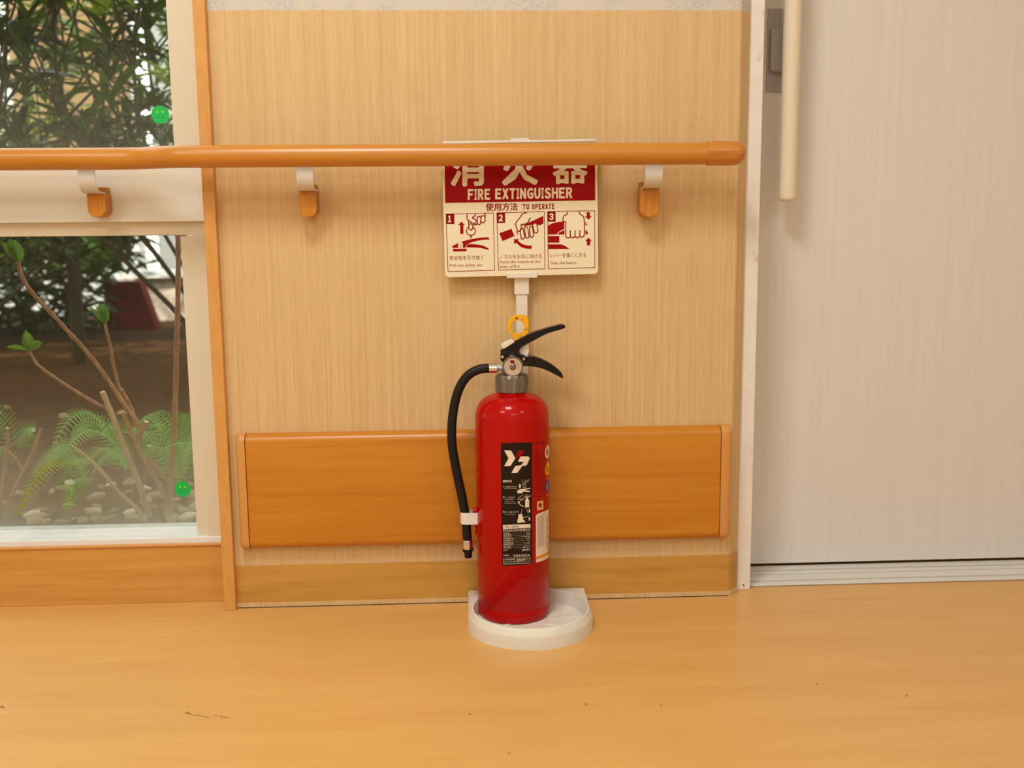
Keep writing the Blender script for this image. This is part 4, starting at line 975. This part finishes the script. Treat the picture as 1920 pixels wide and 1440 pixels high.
c = at(302, 245, YG - .0006); t = thing('etched_mark', 'faint grey round maker mark etched under the upper green sticker', 'mark', c)
I = Ink(); 
for k in range(26):
    a = 2 * PI * k / 26
    if abs(math.sin(a)) < .98: I.rect(11.5 * math.cos(a) - .7, 11.5 * math.sin(a) - .7, 11.5 * math.cos(a) + .7, 11.5 * math.sin(a) + .7)
for (sx, sy) in ((-3.5, 3.5), (3.5, 3.5), (-3.5, -3), (3.5, -3), (0, 0)): I.circle(sx, sy, 1.6, n=8)
I.lay(lambda x, y: at(302 + x, 245 + y, YG - .0004), 'mark_print', M['etch'], t)

# ---------------------------------------------------------------- garden
ZG = at(200, 985, .17).z
def gp(px, py): return atz(px, py, ZG)
ground = struct('ground', G().box(-14, 10, .17, 14, ZG - .1, ZG), M['soil'])
rs = random.Random(11)
def pebble(seed):
    bm = bmesh.new(); bmesh.ops.create_icosphere(bm, subdivisions=1, radius=1); r = random.Random(seed)
    for v in bm.verts: v.co *= r.uniform(.82, 1.12)
    me = bpy.data.meshes.new('stone'); bm.to_mesh(me); bm.free(); me.materials.append(M['stone'])
    for p in me.polygons: p.use_smooth = True
    return me
PM = [pebble(k) for k in range(6)]
def put_stone(x, y, s):
    o = bpy.data.objects.new('stone', PM[rs.randrange(6)]); COL.objects.link(o); o.parent = ground
    o.location = (x, y, ZG + s * .25); o.scale = (s * rs.uniform(.9, 1.5), s * rs.uniform(.8, 1.2), s * rs.uniform(.5, .8)); o.rotation_euler = (rs.uniform(-.3, .3), rs.uniform(-.3, .3), rs.uniform(0, 6))
for k in range(115):
    y = .19 + rs.random() ** 1.7 * .34; x = -.45 - rs.random() * .85
    put_stone(x, y, rs.uniform(.008, .019))
for k in range(16): 
    y = rs.uniform(.75, 1.7); put_stone(rs.uniform(-1.9, -.45), y, rs.uniform(.010, .022))

def stem_px(pts, Y0, rad0, rad1, k=4, dy=0):
    """smooth stem whose foot stands at distance Y0"""
    n = len(pts); P = cr([tuple(at(a, b, Y0 + dy * i / max(1, n - 1))) for i, (a, b) in enumerate(pts)], k=k)
    m = len(P); return P, [rad0 + (rad1 - rad0) * i / (m - 1) for i in range(m)]
def add_stem(parent, pts, Y0, r0, r1, m='bark', cut=False, dy=0):
    P, R_ = stem_px(pts, Y0, r0, r1, dy=dy); R_ = [q * (1 + .10 * math.sin(i * 2.1)) for i, q in enumerate(R_)]
    o = G().tube(P, R_, 9).build('stem', M[m], parent)
    if cut:
        d = (Vector(P[-1]) - Vector(P[-2])).normalized(); e = Vector(P[-1])
        G().tube([e - d * .0005, e + d * .0012], [R_[-1] * 1.02, R_[-1] * .9], 9).build('cut_end', M['cut'], o)
    return o
def leaf_mesh(name, L, Wd, fold=.18, droop=.25, segs=5, mat_=None, base=.0):
    v = []; f = []
    for i in range(segs + 1):
        t = i / segs; wv = Wd / 2 * (math.sin(PI * min(1, t * .93 + .04)) ** .8) * (1 - base * t) if 0 < i < segs else .0008
        z = -droop * L * t * t; v += [(-wv, t * L, z + fold * wv), (0, t * L, z), (wv, t * L, z + fold * wv)]
    for i in range(segs):
        a = i * 3; f += [(a, a + 1, a + 4, a + 3), (a + 1, a + 2, a + 5, a + 4)]
    me = bpy.data.meshes.new(name); me.from_pydata(v, [], f); me.materials.append(mat_)
    for p in me.polygons: p.use_smooth = True
    return me
def place(me, name, parent, loc, d, roll=0, s=1):
    """leaf whose length runs along d"""
    d = Vector(d).normalized(); up = Vector((0, 0, 1)) if abs(d.z) < .95 else Vector((0, 1, 0))
    x = d.cross(up).normalized(); z = x.cross(d)
    mtx = Matrix((x, d, z)).transposed() @ Matrix.Rotation(roll, 3, 'Y')
    o = bpy.data.objects.new(name, me); COL.objects.link(o); o.parent = parent
    o.location = Vector(loc) - parent_world(parent); o.rotation_euler = mtx.to_euler(); o.scale = (s, s, s); return o
LB2 = leaf_mesh('leaf', .048, .014, .4, .05, 5, M['leafbud'])
LB = leaf_mesh('leaf', .042, .020, .35, .1, 5, M['leafbud'])
# the pruned shrub by the window
b0 = gp(285, 968); YSH = b0.y
ps = thing('pruned_shrub', 'pruned bare shrub with cut stems and green leaf buds behind the lower pane', 'shrub', b0)
def cut_at(Y): return Y
s = 1.0
add_stem(ps, [(282, 974), (264, 916), (243, 862), (223, 812), (206, 768), (192, 735)], YSH, .0066, .0058, 'barkpale', True, -.02)
add_stem(ps, [(312, 962), (308, 930), (292, 897), (274, 866), (257, 833), (242, 800), (230, 773)], YSH, .0058, .0042, 'bark', True)
add_stem(ps, [(258, 835), (264, 815), (270, 800), (274, 791)], YSH, .0050, .0048, 'bark', True)
add_stem(ps, [(264, 812), (256, 790), (245, 775), (235, 767)], YSH, .0046, .0042)
add_stem(ps, [(315, 903), (303, 886), (286, 866), (282, 850), (280, 836)], YSH, .0042, .0040, 'bark', True)
add_stem(ps, [(248, 800), (252, 785), (246, 765), (228, 730)], YSH + .01, .0036, .0034, 'bark', True)
add_stem(ps, [(240, 770), (222, 742), (205, 716), (183, 685), (150, 645), (128, 622), (103, 594), (72, 562), (50, 535), (38, 508), (35, 490)], YSH, .0050, .0038)
add_stem(ps, [(244, 766), (232, 745), (222, 722), (213, 685), (207, 650), (200, 622), (197, 607)], YSH + .01, .0042, .0028)
add_stem(ps, [(204, 768), (190, 762), (160, 745), (128, 725), (98, 705), (72, 685), (60, 668), (55, 658)], YSH, .0040, .0028)
def bud(px, py, Y, dirs, sc, LB=LB):
    c = at(px, py, Y)
    for (dx, dz, rl) in dirs: place(LB, 'leaf', ps, c, (dx, -.25 + .2 * rl, dz), rl, sc)
bud(55, 658, YSH, [(-1, .30, .6), (.1, 1, 0), (.7, .55, -.7), (-.15, 1, 1.2)], 1.05)
bud(197, 608, YSH + .01, [(-.16, 1, .5), (.12, 1, -.3), (-.6, .8, 1), (.32, 1, -.9), (0, 1, 1.4), (-.3, 1, 0)], .95, LB2)
bud(35, 492, YSH, [(-.2, 1, .3), (.15, 1, -.6), (-.5, .8, .9)], 1.2)
r0 = gp(318, 966)
pv = thing('upright_stem', 'single tall straight brown stem beside the right edge of the lower pane', 'shrub', r0)
add_stem(pv, [(317, 966), (318, 920), (324, 845), (328, 780), (330, 700), (332, 620), (334, 540), (334, 440), (332, 300), (330, 200)], r0.y, .0064, .0048)
r0 = gp(272, 976)
pc = thing('slanting_stem', 'cut pale stem slanting left with a bare top in front of the ferns', 'shrub', r0)
add_stem(pc, [(272, 976), (254, 950), (222, 922), (194, 888), (165, 860), (136, 837)], r0.y, .0046, .0036, 'barkpale', True)
r0 = gp(8, 965)
pd = thing('thin_twigs', 'thin dark twig bush at the left edge of the lower pane', 'shrub', r0)
add_stem(pd, [(6, 966), (28, 915), (46, 880), (62, 848), (70, 825), (77, 803)], r0.y, .0045, .0030, 'bark', False)
add_stem(pd, [(3, 960), (4, 910), (12, 859), (14, 830), (14, 803)], r0.y, .0040, .0032, 'bark', True)
add_stem(pd, [(44, 882), (30, 862), (14, 845), (0, 838)], r0.y, .0030, .0022, 'bark')
add_stem(pd, [(96, 930), (105, 880), (122, 840), (135, 800), (140, 790)], r0.y + .35, .0030, .0020, 'barkdark')

# ferns: every frond is a part made of many small leaflets
def frond(parent, a, b, sag, Wd, m, n=25, nrm=Vector((0, -.5, .85))):
    a, b = Vector(a), Vector(b); L = (b - a).length; g = G(); P = []
    for i in range(n + 1):
        t = i / n; P.append(a.lerp(b, t) + Vector((0, 0, sag * 4 * t * (1 - t) - sag * .3 * t * t)))
    for i in range(1, n):
        t = i / n; d = (P[i + 1] - P[i - 1]).normalized(); sd_ = d.cross(nrm).normalized(); wl = Wd * math.sin(PI * (t * .86 + .12)) ** .7 * (1 - .25 * t)
        for sg in (-1, 1):
            q = (sd_ * sg + d * .45).normalized(); up2 = sd_.cross(d).normalized(); hw = L / n * .36
            base = P[i]; tip = base + q * wl - up2 * wl * .15
            # a toothed pinna: zigzag of leaflets both sides of its midrib
            kk = 6; v = []; f = []
            for j in range(kk + 1):
                u = j / kk; c = base.lerp(tip, u); hh = hw * (1 - u * .8) * (1.0 if j % 2 else .45)
                v += [c - d * hh - up2 * hh * .25, c, c + d * hh - up2 * hh * .25]
            for j in range(kk):
                z = j * 3; f += [(z, z + 1, z + 4, z + 3), (z + 1, z + 2, z + 5, z + 4)]
            g.add(v, f)
    g.tube(P, [.0016 * (1 - .7 * i / n) for i in range(n + 1)], 5)
    return g.build('frond', M[m], parent)
def fern(label, root_px, fronds, m='fern'):
    r = gp(*root_px); t = thing('fern', label, 'fern', r, 'ferns behind the lower pane')
    for (p, q, Ya, Yb, sag, wd, mm) in fronds: frond(t, at(p[0], p[1], Ya), at(q[0], q[1], Yb), sag, wd, mm or m)
    return t
YF = gp(330, 930).y
fern('green fern with broad fronds spreading behind the pruned stems at right', (345, 930), [
    ((330, 905), (235, 800), YF, YF - .1, .05, .055, None), ((335, 905), (258, 785), YF + .1, YF + .25, .08, .05, None), ((330, 915), (400, 800), YF, YF - .1, .06, .06, None),
    ((345, 890), (385, 770), YF + .2, YF + .2, .05, .05, None), ((330, 900), (400, 850), YF - .1, YF - .25, .06, .06, None), ((320, 905), (270, 850), YF - .1, YF - .2, .05, .05, None), ((330, 900), (290, 790), YF + .15, YF + .1, .05, .06, None), ((345, 905), (345, 770), YF + .1, YF + .1, .02, .06, None), ((340, 905), (330, 825), YF - .05, YF - .2, .03, .055, None)])
fern('bright green fern arching left behind the thickest cut stem', (225, 915), [
    ((245, 880), (97, 815), YF + .1, YF - .1, .10, .045, None), ((245, 870), (115, 838), YF, YF - .2, .06, .042, None), ((240, 880), (165, 860), YF, YF - .15, .04, .05, None),
    ((240, 890), (130, 800), YF + .3, YF + .3, .07, .05, None), ((235, 880), (200, 800), YF + .2, YF + .2, .04, .045, None)])
fern('low yellowing fern lying over the soil at lower left', (150, 930), [
    ((165, 890), (30, 955), YF - .22, YF - .42, .06, .035, 'fernyellow'), ((190, 885), (110, 905), YF - .15, YF - .3, .04, .04, None), ((165, 900), (60, 880), YF, YF - .05, .05, .045, None),
    ((170, 895), (240, 870), YF - .1, YF - .2, .04, .05, None), ((160, 900), (85, 850), YF + .1, YF + .1, .05, .045, None), ((165, 905), (125, 950), YF - .2, YF - .35, .03, .035, None)])
fern('dim fern in the shade at the far left of the lower pane', (20, 890), [
    ((30, 880), (-40, 790), YF + .6, YF + .6, .08, .07, None), ((30, 880), (60, 800), YF + .6, YF + .6, .04, .06, None), ((30, 885), (-20, 860), YF + .4, YF + .3, .05, .06, None)])

# evergreen shrubs: whorls of long leaves on stems, every nearer leaf a part
LL = [leaf_mesh('leaf', .17, .028, .3, dr, 5, M['leafdark']) for dr in (.1, .35, .6)]
LP = [leaf_mesh('leaf', .19, .027, .3, dr, 5, M['leafpale']) for dr in (.1, .4)]
def shrub(label, base, whorls, nl, pal=.0, sc=1.0, seed=1, trunk=.012):
    r = random.Random(seed); t = thing('evergreen_shrub', label, 'shrub', base, 'evergreen shrubs filling the garden'); cnt = 0
    zmax = max(q[2] for q in whorls); xm = sum(q[0] for q in whorls) / len(whorls); ym = sum(q[1] for q in whorls) / len(whorls); mains = []
    for q in range(3):
        P = cr([tuple(base), (base[0] + (q - 1) * .05, base[1], base[2] + .25), (xm + (q - 1) * .22, ym, base[2] + (zmax - base[2]) * .6), (xm + (q - 1) * .3, ym + r.uniform(-.1, .1), zmax)], k=5); mains.append(P)
        G().tube(P, [trunk * (1 - .7 * i / (len(P) - 1)) for i in range(len(P))], 7, False).build('stem', M['barkdark'], t)
    for (c) in whorls:
        c = Vector(c); mt = mains[r.randrange(len(mains))]; u = min(.92, max(.45, (c.z - base[2]) / (mt[-1][2] - base[2]) - .12)); j = Vector(mt[int(u * (len(mt) - 1))])
        mid = j.lerp(c, .5) + Vector((0, 0, -.03))
        P = cr([tuple(j), tuple(mid), tuple(c)], k=3); G().tube(P, [.0055 - .003 * i / (len(P) - 1) for i in range(len(P))], 5, False).build('stem', M['barkdark'], t)
        d0 = (c - mid).normalized()
        pale = r.random() < pal
        for ring in range(2):
            for k in range(nl):
                if cnt >= 290: break
                a = 2 * PI * (k + r.uniform(-.2, .2) + ring * .5) / nl; el = r.uniform(-.35, .35) + ring * .5
                d = Vector((math.cos(a) * math.cos(el), math.sin(a) * math.cos(el), math.sin(el))) + d0 * .35
                place(r.choice(LP if pale else LL), 'leaf', t, c - d0 * .05 * ring, d, r.uniform(-.5, .5), sc * r.uniform(.7, 1.15)); cnt += 1
    return t
def cloud(x0, x1, y0, y1, z0, z1, n, seed):
    r = random.Random(seed); return [(r.uniform(x0, x1), r.uniform(y0, y1), z0 + (z1 - z0) * r.random() ** .8) for _ in range(n)]
shrub('evergreen shrub with yellow-green top leaves at the centre of the upper pane', (-.84, 1.5, ZG), cloud(-1.60, -1.0, 1.2, 1.7, 1.0, 1.75, 24, 3), 7, .4, 1.0, 5)
shrub('dark evergreen shrub with long drooping leaves at the left of the upper pane', (-2.0, 1.7, ZG), cloud(-2.15, -1.45, 1.4, 1.9, .95, 1.8, 24, 4), 7, .2, 1.05, 6)
shrub('dark evergreen shrub standing nearest the right edge of the window', (-.95, 2.15, ZG), cloud(-1.45, -.95, 2.0, 2.4, 1.0, 1.95, 22, 8), 7, .08, 1.0, 7)
shrub('dark bushy evergreen shrub whose crown fills the foot of the upper pane', (-1.9, 2.0, ZG), cloud(-2.0, -1.15, 1.85, 2.2, .86, 1.3, 26, 19), 7, .05, 1.0, 17, .007)
shrub('tall dark evergreen shrub standing behind the middle shrubs', (-2.5, 2.75, ZG), cloud(-2.4, -1.3, 2.5, 3.0, .95, 2.1, 24, 9), 7, .1, 1.25, 9)
shrub('low dark evergreen shrub spreading above the brown soil at left', (-2.55, 2.7, ZG), cloud(-2.5, -1.7, 2.5, 3.0, .50, .85, 22, 12), 7, .1, 1.0, 13, .008)
shrub('low dark evergreen shrub behind the tall bare stem with the upper left bud', (-3.0, 3.4, ZG), cloud(-3.1, -2.25, 3.2, 3.6, .50, .95, 22, 15), 7, .05, 1.1, 14, .008)
# far foliage that nobody could count
g = G(); r = random.Random(21)
def scatter(g, n, xr, yr, zr_, L):
    for k in range(n):
        c = Vector((r.uniform(*xr), r.uniform(*yr), r.uniform(*zr_))); a = r.uniform(0, 2 * PI); d = Vector((math.cos(a), math.sin(a), r.uniform(-.9, .4))).normalized() * L * r.uniform(.6, 1.2)
        s_ = d.cross(Vector((r.uniform(-1, 1), r.uniform(-1, 1), 1))).normalized() * L * .14
        g.add([c, c + d * .45 + s_, c + d, c + d * .45 - s_], [(0, 1, 2, 3)])
xg_ = at(246, 520, 4.2).x
scatter(g, 4800, (-5.2, xg_), (3.7, 4.7), (.55, 1.2), .17); scatter(g, 900, (xg_, .2), (3.6, 4.6), (.84, 1.3), .17); scatter(g, 700, (xg_, .2), (3.6, 4.6), (.86, 1.1), .17); scatter(g, 4200, (-9, -2.95), (2.6, 4.6), (ZG, 2.0), .18); scatter(g, 2600, (-1.0, 3.4), (2.8, 4.6), (ZG, 1.5), .17)
scatter(g, 900, (-4.6, -1.7), (3.6, 5.0), (1.1, 2.6), .18)
scatter(g, 500, (-1.9, -.3), (3.6, 5.0), (1.3, 2.6), .17)
hg = g.build('background_hedge', M['leafdark'], None, 'stuff'); tag(hg, 'dense dark hedge foliage far behind the garden shrubs', 'hedge')
g = G()
scatter(g, 5200, (-6, at(200, 560, 4.8).x), (4.75, 5.2), (ZG, .80), .15)
hg = g.build('low_groundcover', M['leafdark'], None, 'stuff'); tag(hg, 'dim low groundcover on the soil at the foot of the hedge', 'groundcover')
# tree trunk
tb = Vector((at(150, 700, 3.0).x, 3.0, ZG))
tk_ = thing('tree', 'mossy upright tree trunk behind the shrubs at the lower pane top', 'tree', tb)
G().tube([tb, tb + Vector((.01, 0, .8)), tb + Vector((-.02, 0, 1.6)), tb + Vector((.03, 0, 2.8))], [.034, .03, .025, .02], 12).build('trunk', M['barkdark'], tk_)
# neighbouring house with tan boards, white wall, kerb and paving
HY = 6.2
nb = thing('neighbour_house', 'pale house with tan horizontal boards seen through the foliage', 'house', (-2.2, HY, ZG))
hw0, hw1 = at(16, 100, HY).x, at(238, 100, HY).x
G().box(hw0, hw1 - .01, HY + .03, HY + .2, ZG, 3.6).build('wall_core', M['whitewall'], nb)
for k in range(15): G().box(hw0, hw1, HY, HY + .032, 1.0 + k * .17, 1.0 + k * .17 + .158, .004).build('plank', M['siding'], nb)
G().box(hw1, 9, HY + .5, HY + .7, ZG, 3.6).build('white_wall', M['whitewall'], nb)
G().box(-12, hw0, HY + .4, HY + .6, ZG, 3.6).build('white_wall', M['whitewall'], nb)
pv0 = atz(262, 576, ZG + .0)
struct('paving', G().box(-1.3 * 1, 1.2, 5.8, HY + .5, ZG - .05, ZG + .012), M['pave'])
kb = thing('railed_low_wall', 'white rail along a pale pebbled low wall at the right of the lower pane', 'low wall', (-1.4, 5.5, ZG))
z_r = at(300, 513, 5.6).z
G().box(at(248, 515, 5.6).x, 1.1, 5.57, 5.63, z_r - .02, z_r + .025, .004).build('rail', M['whitewall'], kb)
G().box(at(232, 550, 5.7).x, 1.1, 5.62, 5.74, ZG - .02, z_r - .03, .004).build('low_wall', M['pave'], kb)
ra, rb = at(196, 585, 4.9), at(292, 585, 4.9)
rbx = thing('red_planter', 'dark red low planter wall in the shade beyond the soil', 'planter', ((ra.x + rb.x) / 2, 4.95, ZG))
z_t = at(230, 528, 4.9).z
P = [(ra.x, ZG), (rb.x, ZG), (at(262, 545, 4.9).x, z_t), (ra.x, z_t)]
G().prism(P, lambda x, z, t: Vector((x, 4.9 + t, z)), .12, .004).build('planter_wall', M['redbrick'], rbx)
